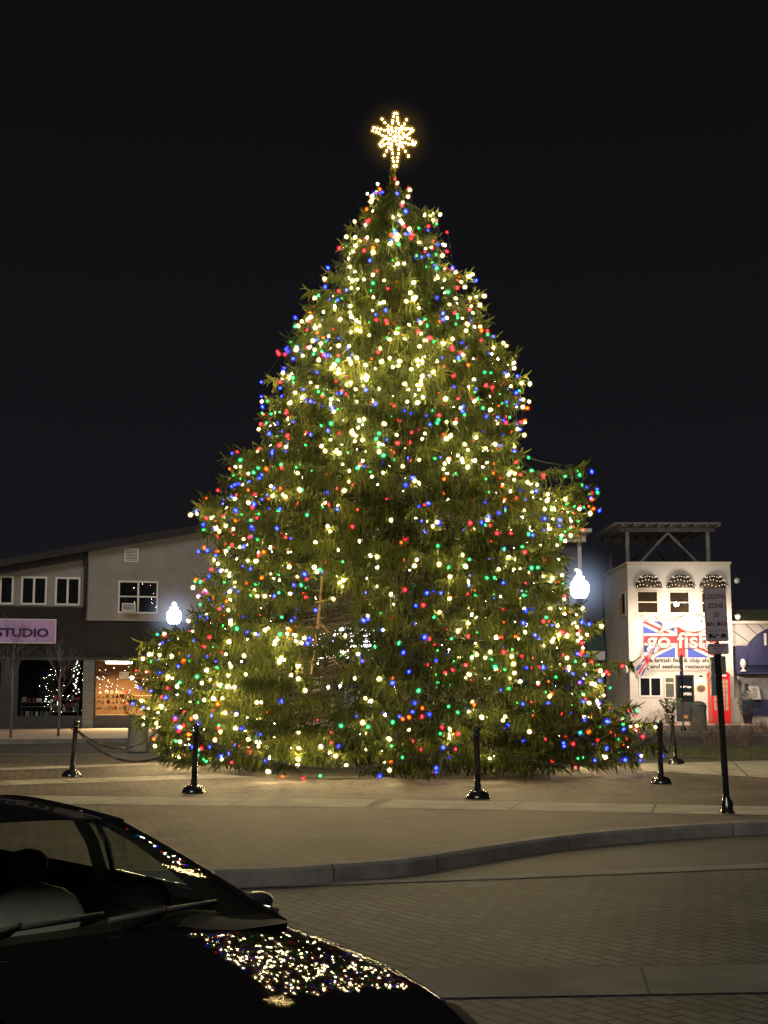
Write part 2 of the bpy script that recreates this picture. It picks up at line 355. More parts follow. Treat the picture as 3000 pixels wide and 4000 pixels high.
fk = MB(); fk.box(-60, 60, 37.5, 37.8, -.2, .0); struct('far_kerb', fk, M['kerb'])
bd = MB()
def band(p, q, wd, step=2.0, z=.003):
    sheet(bd, strip(p, q, wd), z)
    L = math.hypot(q[0]-p[0], q[1]-p[1]); d = Vector((q[0]-p[0], q[1]-p[1]))/L; nn = Vector((-d.y, d.x))
    for k in range(1, int(L/step)):
        c = Vector(p)+d*(k*step); e = nn*wd/2; t = d*.012
        sheet(bd, [(c.x-e.x-t.x, c.y-e.y-t.y), (c.x-e.x+t.x, c.y-e.y+t.y), (c.x+e.x+t.x, c.y+e.y+t.y), (c.x+e.x-t.x, c.y+e.y-t.y)], z+.004, 1)
band((-24, 24.6), (-.2, 21.35), 1.5); band((.0, 21.33), (20, 16.6), 1.5)
band((-14, 22.1), (-.4, 29.6), 1.25)
band((-12, 27.6), (-4.0, 33.6), .8, 4)
sheet(bd, [(5.5, 29.9), (7.5, 27.5), (14, 24.5), (30, 24), (30, 34.1), (9.35, 34.1), (5.9, 32.7)], .003)
for a, b in (((7.2, 27.9), (8.4, 34.1)), ((12, 25.4), (12.2, 34.1))):
    sheet(bd, strip(a, b, .03), .007, 1)
struct('concrete_bands', bd, [M['concrete'], M['joint']])
ml = MB(); mp = []
for k in range(48):
    a = 2*PI*k/48; r = 4.15+.3*noise.noise(Vector((math.cos(a)*2, math.sin(a)*2, 3))); mp.append((.2+r*math.cos(a), 30.9+r*math.sin(a)))
sheet(ml, mp, .010); struct('soil_bed', ml, M['soil'])
db = MB(); random.seed(77)
for _ in range(2600):
    a = random.uniform(-PI, 0); r = 4.2+abs(random.gauss(0, 2.0)); x, y = .2+r*1.15*math.cos(a), 30.4+r*math.sin(a)
    if y < 15.5+.3*abs(x) or abs(x) > 12: continue
    L = random.uniform(.02, .07) if random.random() < .95 else random.uniform(.15, .4); t = random.uniform(0, PI); wd = .006+L*.10
    dx, dy = math.cos(t), math.sin(t); db.add([(x-dx*L, y-dy*L, .012), (x+dy*wd, y-dx*wd, .014), (x+dx*L, y+dy*L, .012), (x-dy*wd, y+dx*wd, .014)], [(0, 1, 2, 3)])
tag(db.build('fallen_needles', M['soil'], None, False), 'dark fallen needles and twigs scattered on the bricks around the spruce', 'debris', None, 'stuff')
# far side of the square
fw = MB(); sheet(fw, [(-80, 44), (-14, 48.6), (-5, 51.5), (6, 55.5), (16, 57.5), (80, 64), (80, 130), (-80, 130)], -.012)
struct('far_pavement', fw, M['walk'])
fe = MB(); e1 = [(-80, 43.7), (-14, 48.3), (-5, 51.2), (6, 55.2), (16, 57.2), (80, 63.7)]; e2 = [(x, y+.3) for x, y in e1]
for i in range(5): fe.prism([e1[i], e1[i+1], e2[i+1], e2[i]], -.2, -.008)
struct('far_pavement_kerb', fe, M['kerb'])
fs_ = MB(); sheet(fs_, [(-30, 43.2), (-14, 46.0), (-5, 48.6), (-4, 50.2), (-14, 47.4), (-30, 44.4)], -.155); struct('tree_strip', fs_, M['soil'])
fb = MB(); sheet(fb, [(2, 43.2), (40, 43.2), (40, 60), (16, 57.0), (6, 55.0)], -.158); struct('brick_road', fb, M['farbrick'])
gg = MB(); sheet(gg, [(6.3, 35.0), (30, 35.0), (30, 42.9), (7.6, 42.9)], .006); sheet(gg, [(6.3, 35.0), (7.6, 42.9), (7.6, 43.1), (6.2, 35.0)], -.001)
gx = MB(); gx.prism([(6.3, 37.8), (30, 37.8), (30, 43.1), (7.3, 43.1)], -.2, -.006); struct('verge', gx, M['kerb'])
struct('lawn', gg, M['grassground'])
gb = MB()
for _ in range(16000):
    y = random.uniform(35.1, 42.8); x = random.uniform(6.5+(y-35)*.16, 19); h = random.uniform(.03, .075); a = random.uniform(0, PI); dx, dy = math.cos(a)*.008, math.sin(a)*.008; lx, ly = random.uniform(-.03, .03), random.uniform(-.03, .03)
    gb.add([(x-dx, y-dy, .006), (x+dx, y+dy, .006), (x+lx, y+ly, .006+h)], [(0, 1, 2)])
tag(gb.build('grass', M['grass'], None, False), 'short dull winter grass strip beyond the plaza on the right', 'grass', None, 'stuff')

# ------------------------------------------------------------------ the spruce
TX, TY = .2, 30.6
PROF = [(.02, 4.6, 5.0), (.22, 5.1, 5.3), (.61, 5.55, 5.42), (1.11, 5.74, 5.45), (1.6, 5.92, 5.11), (2.1, 5.79, 4.77), (2.6, 5.73, 4.65), (3.05, 5.3, 4.54), (3.28, 4.45, 4.35), (3.6, 4.38, 3.98), (4.01, 4.38, 3.95), (4.62, 4.42, 4.0), (5.2, 4.42, 4.2), (5.5, 4.45, 4.38), (5.82, 4.52, 4.30), (5.98, 3.95, 3.6), (6.2, 3.90, 3.25), (6.70, 3.88, 3.1), (6.92, 3.15, 3.0), (7.3, 3.0, 2.95), (7.71, 2.98, 2.91), (8.13, 2.9, 2.9), (8.55, 2.8, 2.92), (8.76, 2.55, 2.7), (9.4, 2.52, 2.62), (9.7, 2.45, 2.3), (10.03, 2.15, 2.1), (10.5, 1.72, 2.0), (10.67, 1.7, 1.75), (11.21, 1.45, 1.35), (11.75, 1.22, 1.12), (12.18, 1.02, 1.0), (12.5, .62, .92), (12.72, .46, .5), (13.05, .22, .18), (13.36, .03, .02)]
pz_, pl_, pr_ = (np.array(a) for a in zip(*PROF))
def rad(phi, z):
    rl, rr = np.interp(z, pz_, pl_), np.interp(z, pz_, pr_); rs = rr if math.sin(phi) > 0 else rl
    rf = .47*(rl+rr)
    base = math.hypot(rs*math.sin(phi), rf*math.cos(phi))
    f = abs(math.cos(phi))
    return base*(1+.16*f*noise.noise(Vector((math.sin(phi)*2.4, math.cos(phi)*2.4, z*.75)))+.05*noise.noise(Vector((phi*5, z*2.5, 4))))
boughs = []                                                  # (phi, z_tip, R, upturn, hidden)
z = 13.0
while z > .15:
    r0 = rad(0, z); cnt = max(4, int(2*PI*r0/.62)); off = random.random()
    for k in range(cnt):
        phi = -PI+2*PI*(k+off+random.uniform(-.3, .3))/cnt
        phi = (phi+PI) % (2*PI)-PI
        if abs(phi) > R(112) and random.random() < .45: continue
        zz = z+random.uniform(-.17, .17)
        r = rad(phi, max(.2, zz))*random.uniform(.86, .99)
        x = r*math.sin(phi)
        if abs(x) < 3.9 and abs(phi) < R(75): zz = max(zz, .52)
        if zz < .22: zz = .22+random.random()*.1
        if -1.75 < x < -.75 and .5 < zz < 4.3 and abs(phi) < R(60) and random.random() < .5: continue
        boughs.append((phi, zz, r, random.uniform(.05, .22)))
    z -= .40
SPECIAL = [(R(84), 6.62, 4.28, .95), (R(78), 6.02, 4.0, .5), (R(92), 6.30, 4.22, .8), (R(85), 6.05, 4.25, .5), (R(88), 5.85, 4.42, .3), (R(76), 5.95, 4.35, .35), (R(-84), 5.72, 4.3, .35), (R(-72), 6.62, 3.75, .4), (R(-86), 2.95, 5.1, .3), (R(-74), 2.8, 5.2, .35), (R(82), 8.6, 2.95, .3), (R(-76), 5.80, 4.2, .55), (R(-68), 6.75, 3.72, .5), (R(-80), 2.85, 5.15, .4), (R(84), 2.3, 5.2, .35), (R(88), 1.0, 5.75, .3), (R(82), .55, 5.6, .2), (R(-85), 8.6, 2.75, .4), (R(86), 9.2, 2.8, .45), (R(-80), 10.6, 1.95, .4), (R(80), 11.0, 1.75, .5), (R(75), 12.4, 1.0, .5), (R(-70), 12.45, .75, .5),
           (R(-60), 12.9, .45, .4), (R(50), 12.95, .42, .4), (R(10), 13.1, .25, .3), (R(8), .22, 4.9, .05), (R(28), .25, 5.2, .05), (R(35), .3, 5.3, .05), (R(60), .3, 5.5, .1)]
boughs += SPECIAL
SP, SD, SL, SW, SG, SS = [], [], [], [], [], []              # strand point, direction, length, needle length, droop, shade
wood = MB(); bulbpts = []
def strand(p, d, L, wn=.03, g=.0, s=.5): SP.append(p); SD.append(d); SL.append(L); SW.append(wn); SG.append(g); SS.append(s)
for bi, (phi, zt, r, upt) in enumerate(boughs):
    out = Vector((math.sin(phi), -math.cos(phi), 0)); side = Vector((math.cos(phi), math.sin(phi), 0))
    k = .10 if zt < 8 else -.12
    small = min(1, r/1.6)
    p0 = Vector((TX, TY, 0))+Vector((0, 0, min(13.2, zt+k*r+.15))); p2 = Vector((TX, TY, zt))+out*r
    p1 = Vector((TX, TY, zt-upt*(.35+.25*small)))+out*r*.66
    def bez(t): return p0*(1-t)**2+p1*2*t*(1-t)+p2*t*t
    def bezd(t): return ((p1-p0)*(1-t)+(p2-p1)*t).normalized()
    tmin = max(.22, 1-2.3/max(r, .1)) if r > 1 else .15
    front = abs(phi) < R(118)
    L = r*(1-tmin)
    wood.tube([bez(t) for t in np.linspace(max(.05, tmin-.3), .85, 6)], list(np.linspace(.010+.003*r, .004, 6)), 4, 0, False)
    ns = int((54 if front else 20)*max(L, .55))
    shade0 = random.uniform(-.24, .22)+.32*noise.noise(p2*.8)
    lean = random.uniform(.15, .45)
    for _ in range(ns):
        t = tmin+(1-tmin)*random.random()**.75
        lat = random.uniform(-1, 1); sp = (.10+.42*(1-t)*min(1, r))*small+.03
        p = bez(t)+side*lat*sp+out*abs(lat)*-.08
        q = random.random()
        if q < .46:      # hanging branchlet
            d = Vector((0, 0, -1))+out*random.uniform(.0, .5)+side*(lat*.30+random.uniform(-.22, .22)); Ls = random.uniform(.08, .29)*(.6+.4*small)
            if p.z-Ls < .16 and random.random() < .72: continue
            if p.z-Ls < .04: Ls = max(.08, p.z-.05); d += out*.6
            g = -.15
        elif q < .86:    # forward side twig
            d = out*random.uniform(.3, 1)+side*lat*random.uniform(.5, 1.6)+Vector((0, 0, random.uniform(-.5, .2))); Ls = random.uniform(.10, .27)*(.6+.4*small); g = -.35
        else:            # short upright twig
            d = out*random.uniform(.2, .7)+side*lat*.6+Vector((0, 0, random.uniform(.3, .9))); Ls = random.uniform(.08, .2)*(.6+.4*small); g = 0
        strand(p, d.normalized(), Ls, random.uniform(.020, .032), g, min(1, max(0, .5+shade0+random.uniform(-.22, .25)-.42*(1-t))))  # tone also drops towards the trunk, inner shade put into the colour
    # the forked tip
    dt = bezd(1.0); dt = (dt+Vector((0, 0, .25+upt*.6))).normalized()
    strand(p2-dt*.05, dt, random.uniform(.16, .28)*(.6+.4*small), .032, .12, .6+shade0)
    for _ in range(4):
        sgn = random.choice((-1, 1)); strand(p2-dt*random.uniform(.02, .2), (dt+side*sgn*random.uniform(.5, 1)+Vector((0, 0, random.uniform(-.25, .3)))).normalized(), random.uniform(.1, .2)*(.6+.4*small), .03, .0, .58+shade0)
    # places where a lamp could hang
    if True:
        for _ in range(8 if abs(phi) < R(125) else 2):
            t = 1-(1-max(tmin, .45))*random.random()**1.3
            lat = random.uniform(-1, 1)*(.12+.3*(1-t))*small
            bulbpts.append((bez(t)+side*lat+out*random.uniform(.07, .30)+Vector((0, 0, random.uniform(-.22, .10))), phi, bi))
# inner, sparser shadow layer
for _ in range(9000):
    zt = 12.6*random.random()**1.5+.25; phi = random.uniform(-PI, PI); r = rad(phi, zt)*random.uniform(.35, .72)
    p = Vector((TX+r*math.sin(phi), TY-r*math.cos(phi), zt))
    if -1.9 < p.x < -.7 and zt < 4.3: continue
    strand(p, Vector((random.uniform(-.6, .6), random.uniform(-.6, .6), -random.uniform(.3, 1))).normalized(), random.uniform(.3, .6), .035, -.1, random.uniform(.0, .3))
# leader
for k in range(26):
    h = 12.5+.95*k/26; a = k*2.4; strand(Vector((TX-.02, TY, h)), Vector((math.cos(a)*.8, math.sin(a)*.8, .75)).normalized(), .22*(1-k/34)+.05, .03, .1, .6)
for k in range(22): a = k*2.4; strand(Vector((TX+.02, TY-.03, 12.95+.034*k)), Vector((math.cos(a)*.7, math.sin(a)*.7, 1)).normalized(), .20-.006*k, .03, 0, .6)
strand(Vector((TX-.06, TY-.05, 13.2)), Vector((.05, 0, 1)), .52, .035, 0, .7)
# strands -> needle mesh
P = np.array([tuple(p) for p in SP]); D = np.array([tuple(d) for d in SD]); LL = np.array(SL); WN = np.array(SW); G = np.array(SG); S = np.array(SS)
N = len(P); NN = 9
A = np.cross(D, np.where(np.abs(D[:, 2:3]) < .9, [[0, 0, 1.]], [[1., 0, 0]])); A /= np.linalg.norm(A, axis=1, keepdims=True); B = np.cross(A, D)
tt = np.linspace(0, 1, NN)
ctr = P[:, None, :]+D[:, None, :]*(tt[None, :, None]*LL[:, None, None]); ctr[:, :, 2] += (G*LL)[:, None]*tt[None, :]**2
verts = []; tris = []
# needle triangles: three at each node, golden-angle twist
K = 3
ang = (np.arange(NN)*2.4)[None, :, None]+(np.arange(K)*2*PI/K)[None, None, :]+rng.uniform(0, 6.28, (N, 1, 1))
taper = (1-.55*tt**2)[None, :, None]
dirn = np.cos(ang)[..., None]*A[:, None, None, :]+np.sin(ang)[..., None]*B[:, None, None, :]
fwd = D[:, None, None, :]
nl = (WN[:, None, None]*taper*rng.uniform(.75, 1.2, (N, NN, K)))[..., None]
perp = np.cross(fwd, dirn)
base = ctr[:, :, None, :]
bw = .0075+.0*nl
V0 = base+perp*bw-fwd*.006; V1 = base-perp*bw+fwd*.010; V2 = base+dirn*nl*.8+fwd*nl*.75
nv = np.stack([V0, V1, V2], axis=3).reshape(-1, 3)
# stem ribbons: two crossed
w0 = (.007+.008*np.clip(LL/.4, 0, 1))[:, None, None]
st = []
wv = np.array([.6, .95, 1.1, .9, 1.1, .85, 1.0, .75, .25])[None, :, None]*w0; wA, wB = wv[:, :-1], wv[:, 1:]
for ax in (A, B):
    st.append(np.concatenate([np.stack([ctr[:, :-1]-ax[:, None]*wA, ctr[:, :-1]+ax[:, None]*wA, ctr[:, 1:]+ax[:, None]*wB], axis=2), np.stack([ctr[:, :-1]-ax[:, None]*wA, ctr[:, 1:]+ax[:, None]*wB, ctr[:, 1:]-ax[:, None]*wB], axis=2)], axis=1).reshape(-1, 3))
allv = np.concatenate([nv]+st).astype(np.float32)
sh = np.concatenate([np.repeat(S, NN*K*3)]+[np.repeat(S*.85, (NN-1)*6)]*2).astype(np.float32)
nt_ = len(allv)//3
me = bpy.data.meshes.new('crown')
me.vertices.add(len(allv)); me.vertices.foreach_set('co', allv.ravel())
me.loops.add(len(allv)); me.loops.foreach_set('vertex_index', np.arange(len(allv), dtype=np.int32))
me.polygons.add(nt_); me.polygons.foreach_set('loop_start', np.arange(0, len(allv), 3, dtype=np.int32)); me.polygons.foreach_set('loop_total', np.full(nt_, 3, dtype=np.int32))
me.update(calc_edges=True)
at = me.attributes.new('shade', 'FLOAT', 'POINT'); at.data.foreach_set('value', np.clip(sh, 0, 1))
me.materials.append(M['needles'])
tree = thing('spruce_tree', 'tall conical spruce hung with coloured lights in the middle of the brick plaza', 'tree', (0, 0, 0))
crown = bpy.data.objects.new('crown', me); C.objects.link(crown); crown.parent = tree
print('strands', N, 'tris', nt_, 'boughs', len(boughs))
tk = MB(); tk.tube([(TX, TY, -.05), (TX, TY, .4), (TX+.03, TY, 4), (TX, TY, 8), (TX-.02, TY, 13.1)], [.34, .27, .2, .12, .02], 12)
tk.build('trunk', M['bark'], tree)
# bare lower limbs showing near the ground and in the middle
for _ in range(26):
    phi = random.uniform(-R(110), R(110)); zz = random.uniform(.12, 3.6); r = rad(phi, zz)*random.uniform(.75, .97); o_ = Vector((math.sin(phi), -math.cos(phi), 0)); sd = Vector((math.cos(phi), math.sin(phi), 0))
    pts = [Vector((TX, TY, zz+.25*random.random()))+o_*r*t+sd*math.sin(t*3+phi)*.25+Vector((0, 0, -.3*math.sin(t*PI)+.2*(random.random()-.5)*t)) for t in np.linspace(.35, 1, 6)]
    wood.tube([(p.x, p.y, max(.05, p.z)) for p in pts], [.015, .013, .011, .009, .007, .003], 4, 0, False)
wood.build('branches', M['bark'], tree)
bl = MB(); bl.tube([(-1.42, 27.2, 2.0), (-1.28, 27.1, 3.0), (-1.21, 27.0, 3.9)], [.022, .032, .02], 6)
for s_, (dx, dz) in ((2.6, (-.7, .12)), (3.0, (.65, -.65)), (2.9, (-.75, .03)), (3.1, (.3, -.5)), (2.5, (.6, -.5)), (3.4, (.5, .1)), (2.3, (-.4, -.3))):
    bl.tube([(-1.3, 27.05, s_), (-1.3+dx*.5, 26.95, s_+dz*.4), (-1.3+dx, 26.9, s_+dz)], [.012, .009, .004], 5)
bl.build('bare_limb', M['bark_lit'], tree)

# ------------------------------------------------------------------ the light strings
def bulb_mesh(name, core, shell, glow, r=.034, L=.092, gr=.060):
    b = MB(); m = 6
    b.lathe([(max(.002, r*math.sin(PI*min(1, i/m)**.8)), L*(i/m)) for i in range(m+1)], (0, 0, 0), 8, 1)
    b.lathe([(.003, L*.18), (r*.60, L*.36), (r*.60, L*.62), (.003, L*.84)], (0, 0, 0), 6, 0)
    b.lathe([(.012, -.03), (.012, .006)], (0, 0, 0), 6, 2, False)
    b.ball((0, 0, L*.5), gr, 10, 3)  # outer ball paints the bloom around the bulb
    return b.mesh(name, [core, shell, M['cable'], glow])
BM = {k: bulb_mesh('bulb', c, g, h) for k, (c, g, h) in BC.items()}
random.shuffle(bulbpts)
def dens(p):
    q = Vector((p.x*.55, p.y*.35, p.z*.45)); v = .74+1.0*noise.noise(q+Vector((3.1, 0, 1.7)))
    if abs(p.x+.2) < .5 and 4.4 < p.z < 5.8: v *= .5
    if p.z > 11.6: v *= .55
    return v
picked = []; grid_ = {}
for p, phi, bi in bulbpts:
    if p.z > 13.2 or p.z < .14: continue
    if random.random() > dens(p)*(.95 if abs(phi) < R(100) else .55): continue
    key = (round(p.x/.12), round(p.y/.12), round(p.z/.12))
    if key in grid_: continue
    grid_[key] = 1; picked.append((p, phi))
back = [a for a in picked if abs(a[1]) > R(122)][:330]; picked = [a for a in picked if abs(a[1]) <= R(122)][:2480]
for x, y, z_ in ((-2.2, 26.2, .20), (-1.85, 26.15, .12), (-1.5, 26.1, .10), (-1.15, 26.1, .14), (.12, 26.0, .26), (-.08, 26.0, .13)): picked.append((Vector((x, y, z_)), 0))
picked.sort(key=lambda a: -a[0].z)
NB = 12; per = math.ceil(len(picked)/NB)
WHERE = ['at the very tip below the star', 'on the narrow cone next below the tip', 'in the third band down', 'in the fourth band down',
         'in the fifth band down, where the cone widens', 'level with the raised branch on the right', 'just below the raised right branch', 'level with the restaurant roof pergola',
         'level with the two globe street lamps', 'level with the purple sign', 'level with the lit shop window', 'on the lowest branches just above the ground']
for bnd in range(NB):
    seg = picked[bnd*per:(bnd+1)*per]; zt, zb = seg[0][0].z, seg[-1][0].z
    sets = {'white': [], 'rg': [], 'bo': []}
    for p, phi in seg:
        wp = .46+.9*noise.noise(Vector((phi*4.4, p.z*.28, 9.3)))
        if bnd == 0: wp -= .12
        k = 'white' if random.random() < wp else random.choices(['rg', 'bo'], [.56, .44])[0]
        if len(sets[k]) >= 100: k = min(sets, key=lambda q: len(sets[q]))
        sets[k].append((p, phi))
    for sort, lst in sets.items():
        lst.sort(key=lambda a: round(a[1]/.16)*10+(a[0].z if round(a[1]/.16) % 2 else -a[0].z)*.1)
        nmz = thing('string_lights', {'white': 'warm white', 'rg': 'red and green', 'bo': 'blue and orange'}[sort]+' string lights '+WHERE[bnd], 'string lights', (TX, TY, zt), 0, 'light strings wound over the spruce')
        cb = MB()
        for (p, _), (q, _) in zip(lst[:-1], lst[1:]):
            if (p-q).length < 2.6:
                m_ = (p+q)/2; inn = (Vector((TX, TY, m_.z))-m_); inn.z = 0; m_ = m_+inn.normalized()*.10+Vector((0, 0, -.06))
                cb.tube([p-Vector((TX, TY, zt)), m_-Vector((TX, TY, zt)), q-Vector((TX, TY, zt))], .004, 3, 0, False)
        cb.build('cable', M['cable'], nmz, False)
        extra = MB()
        for i, (p, phi) in enumerate(lst):
            col = 'white' if sort == 'white' else (random.choice(['red', 'green']) if sort == 'rg' else random.choices(['blue', 'orange'], [.74, .26])[0])
            b = bpy.data.objects.new('bulb', BM[col]); C.objects.link(b); b.parent = nmz; b.location = p-Vector((TX, TY, zt))
            b.rotation_euler = (random.uniform(.2, PI-.2), random.uniform(-.6, .6), random.uniform(0, 2*PI))
            s = random.uniform(.70, 1.22); b.scale = (s, s, s)
            b['label'] = {'white': 'warm white bulb', 'red': 'red bulb', 'green': 'green bulb', 'blue': 'blue bulb', 'orange': 'orange bulb'}[col]
fl_ = thing('string_lights', 'lights on the far side of the spruce, glimpsed through its gaps', 'string lights', (TX, TY, 6), 0, 'light strings wound over the spruce')
kinds_ = list(BC); bk = MB()
for p, phi in back:
    kk = random.choices(range(5), [.46, .14, .13, .17, .10])[0]; q_ = p-Vector((TX, TY, 6))
    bk.lathe([(.003, -.03), (.024, -.01), (.024, .02), (.003, .045)], q_, 6, kk, True)
bk = bk.build('bulbs', [BC[k][0] for k in kinds_], fl_, False); bk['kind'] = 'stuff'
print('bulbs', len(picked), 'back', len(back))

# star on top
SX, SY, SZ = .26, 30.55, 14.29; k_ = .00277
star = thing('star_topper', 'glowing eight-armed star of warm bulbs topping the spruce', 'star', (SX, SY, SZ))
wf = MB(); sb = []
def ray_pair(tip, half, n):
    t = Vector(tip); d = t.normalized(); pr = Vector((-d.y, d.x))
    for sgn in (-1, 1):
        a = d*60+pr*half*sgn; b = t+pr*10*sgn; wf.tube([(a.x*k_, 0, a.y*k_), (b.x*k_, 0, b.y*k_)], .007, 5)
        for i in range(n): sb.append(a.lerp(b, (i+.5)/(n-.4)))
for tip, half, n in (((0, 205), 34, 5), ((-185, 60), 34, 5), ((140, 60), 34, 5), ((-125, -75), 30, 4), ((165, -65), 30, 5), ((0, -260), 36, 6)): ray_pair(tip, half, n)
for tip, n in (((-108, 152), 4), ((92, 142), 4), ((-90, -165), 4), ((105, -165), 4)):
    t = Vector(tip); wf.tube([(0, 0, 0), (t.x*k_, 0, t.y*k_)], .006, 5)
    for i in range(n): sb.append(t*((i+1.6)/(n+.6)))
for i in range(9): a = i*2*PI/9; sb.append(Vector((math.cos(a)*42, math.sin(a)*42)))
for i in range(4): a = i*PI/2; sb.append(Vector((math.cos(a)*16, math.sin(a)*16-6)))
for i in range(11): a = i*2*PI/11+.3; sb.append(Vector((math.cos(a)*(66+14*(i % 2)), math.sin(a)*(66+14*(i % 2)))))
wf.tube([(42*k_*math.cos(a), 0, 42*k_*math.sin(a)) for a in np.linspace(0, 2*PI, 20)], .007, 5)
wf.tube([(0, .02, -250*k_), (-.02, .03, -1.25)], .012, 6)
wf.build('frame', M['starwire'], star)  # wire frame made to glow, bulb light put into its material
h_ = MB(); h_.ball((0, 0, 0), 1.1, 20); h_.build('glare_halo', M['starglare'], star)  # painted glare ball around the star
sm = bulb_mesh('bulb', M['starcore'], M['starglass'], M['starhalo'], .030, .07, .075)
for p in sb:
    b = bpy.data.objects.new('bulb', sm); C.objects.link(b); b.parent = star; b.location = (p.x*k_+random.uniform(-.008, .008), -.02, p.y*k_+random.uniform(-.008, .008)); b.rotation_euler = (PI/2+random.uniform(-.5, .5), random.uniform(-.5, .5), 0)

# ------------------------------------------------------------------ bollards and chains
bol = thing('bollard', 'leftmost black bollard, on the plaza before the shop with the lit window', 'bollard', (-6.15, 27.79, 0), 0, 'black ball-top bollards around the spruce')
b = MB(); b.lathe([(.20, 0), (.20, .025), (.185, .05), (.165, .09), (.12, .12), (.075, .135)], n=20); b.build('base', M['blackiron'], bol)
b = MB(); b.lathe([(.058, .13), (.058, .2), (.05, .22), (.05, .98), (.064, .985), (.064, 1.01), (.042, 1.02)], n=16); b.build('post', M['blackiron'], bol)
b = MB(); b.ball((0, 0, 1.075), .062, 14); b.build('ball', M['blackiron'], bol)
b = MB()
for a in (0, PI): b.tube([(.05*math.cos(a), 0, .95), (.085*math.cos(a), 0, .96), (.085*math.cos(a), 0, .92), (.055*math.cos(a), 0, .91)], .009, 6)
b.build('ring', M['blackiron'], bol)
BOL = [(-6.15, 27.79, .055, None), (-3.16, 23.46, .025, 'black bollard before the left half of the spruce, on the front band'), (1.48, 22.28, -.012, 'black bollard standing before the right half of the spruce'),
       (5.05, 25.75, .005, 'upright black bollard right of the spruce, nearer of the pair by the sign pole'), (6.71, 32.41, -.065, 'leaning black bollard behind the nearer right-hand one, before the litter bin'), (-5.25, 33.88, .03, 'far black bollard mostly hidden behind the left edge of the spruce')]
for i, (x, y, lean, lab) in enumerate(BOL):
    rot = (0, lean, math.atan2(30-y, .2-x)+PI/2)
    rot = (0, lean, 0)
    if i == 0: bol.rotation_euler = rot
    else: dup(bol, (x, y, 0), rot, lab)
def chain(i, j, sag, lab):
    (x0, y0, l0, _), (x1, y1, l1, _) = BOL[i], BOL[j]
    a = Vector((x0+l0*.92, y0, .93)); c = Vector((x1+l1*.92, y1, .93)); Lc = (c-a).length; nl = int(Lc/.062)
    mb = MB()
    def pt(t): p = a.lerp(c, t); p.z -= sag*4*t*(1-t); return p
    for k in range(nl):
        p = pt((k+.5)/nl); d = (pt((k+1)/nl)-pt(k/nl)).normalized(); s = d.cross(Vector((0, 0, 1))).normalized(); u = s.cross(d)
        if k % 2: s, u = u, s
        ring = [p+d*.043*math.cos(t)+s*.022*math.sin(t) for t in np.linspace(0, 2*PI, 9)]
        mb.tube(ring, .008, 4, 0, False)
    tag(mb.build('chain', M['blackmatte'], None, False), lab, 'chain', 'chains hung between the bollards')
chain(0, 1, .52, 'sagging dark chain from the leftmost bollard to the front left bollard')
chain(0, 5, .50, 'dark chain from the leftmost bollard to the hidden far bollard')
chain(1, 2, .50, 'dark chain hanging in front of the lowest spruce branches between the two front bollards')
chain(2, 3, .50, 'dark chain from the front right bollard to the upright right-hand bollard')
chain(3, 4, .50, 'dark chain between the two bollards right of the spruce')

# ------------------------------------------------------------------ sign pole at the kerb
sp = thing('sign_pole', 'black kerbside pole carrying a tall loading zone sign on the right', 'sign pole', (4.76, 19.63, 0)); sp.rotation_euler = (0, -.032, 0)
b = MB(); b.lathe([(.11, 0), (.11, .02), (.085, .03), (.085, .16), (.055, .20), (.047, .24), (.047, 2.15), (.055, 2.16), (.055, 2.2), (.036, 2.22), (.036, 2.36)], n=14); b.build('pole', M['blackiron'], sp)
def rrect(x0, x1, z0, z1, r, n=4):
    out = []
    for cx, cz, a0 in ((x1-r, z1-r, 0), (x0+r, z1-r, 90), (x0+r, z0+r, 180), (x1-r, z0+r, 270)):
        for k in range(n+1): a = R(a0+90*k/n); out.append((cx+r*math.cos(a), cz+r*math.sin(a)))
    return out[::-1]
b = MB(); b.slab(rrect(-.158, .158, 2.375, 3.135, .03), -.054, -.05, 1); b.slab(rrect(-.148, .148, 2.385, 3.125, .024), -.0565, -.054, 0); b.box(-.016, .016, -.05, -.03, 2.30, 3.0, 2)
b.box(-.148, .148, -.0585, -.0565, 2.535, 2.539, 1); b.box(-.148, .148, -.0585, -.0565, 2.515, 2.519, 1)
sg = b.build('sign', [M['signface'], M['signred'], M['blackiron']], sp)
for i, t_ in enumerate(('LOADING', 'ZONE', '20', 'MIN. MAX')):
    text('lettering', t_, .092, (0, -.058, 2.975-.128*i), M['signred'], sg, .001, .0022, sx=(.74, .86, .86, .70)[i])
b = MB()                                                     # tow truck symbol
for x0, x1, z0, z1 in ((-.12, -.02, 2.435, 2.455), (-.12, -.07, 2.455, 2.485), (.05, .125, 2.44, 2.465), (.065, .11, 2.465, 2.485), (-.035, .02, 2.452, 2.460)): b.box(x0, x1, -.0600, -.0565, z0, z1)
b.tube([(-.07, -.0585, 2.46), (-.02, -.0585, 2.492), (.03, -.0585, 2.46)], .004, 4)
for cx in (-.10, -.045, .07, .11): b.slab([(cx+.014*math.cos(a), 2.432+.014*math.sin(a)) for a in np.linspace(2*PI, 0, 11)[:-1]], -.061, -.0565)
b.build('tow_symbol', M['blackmatte'], sg)
b = MB(); b.slab(rrect(-.148, .148, 2.195, 2.345, .025), -.064, -.060, 1); b.slab(rrect(-.140, .140, 2.203, 2.337, .02), -.0665, -.064, 0)
s2 = b.build('lower_sign', [M['signface'], M['signred']], sp)
for i, t_ in enumerate(('COMMERCIAL', 'VEHICLES', 'ONLY')): text('lettering', t_, .042, (0, -.068, 2.298-.042*i), M['signred'], s2, .001, .0008, sx=.85)
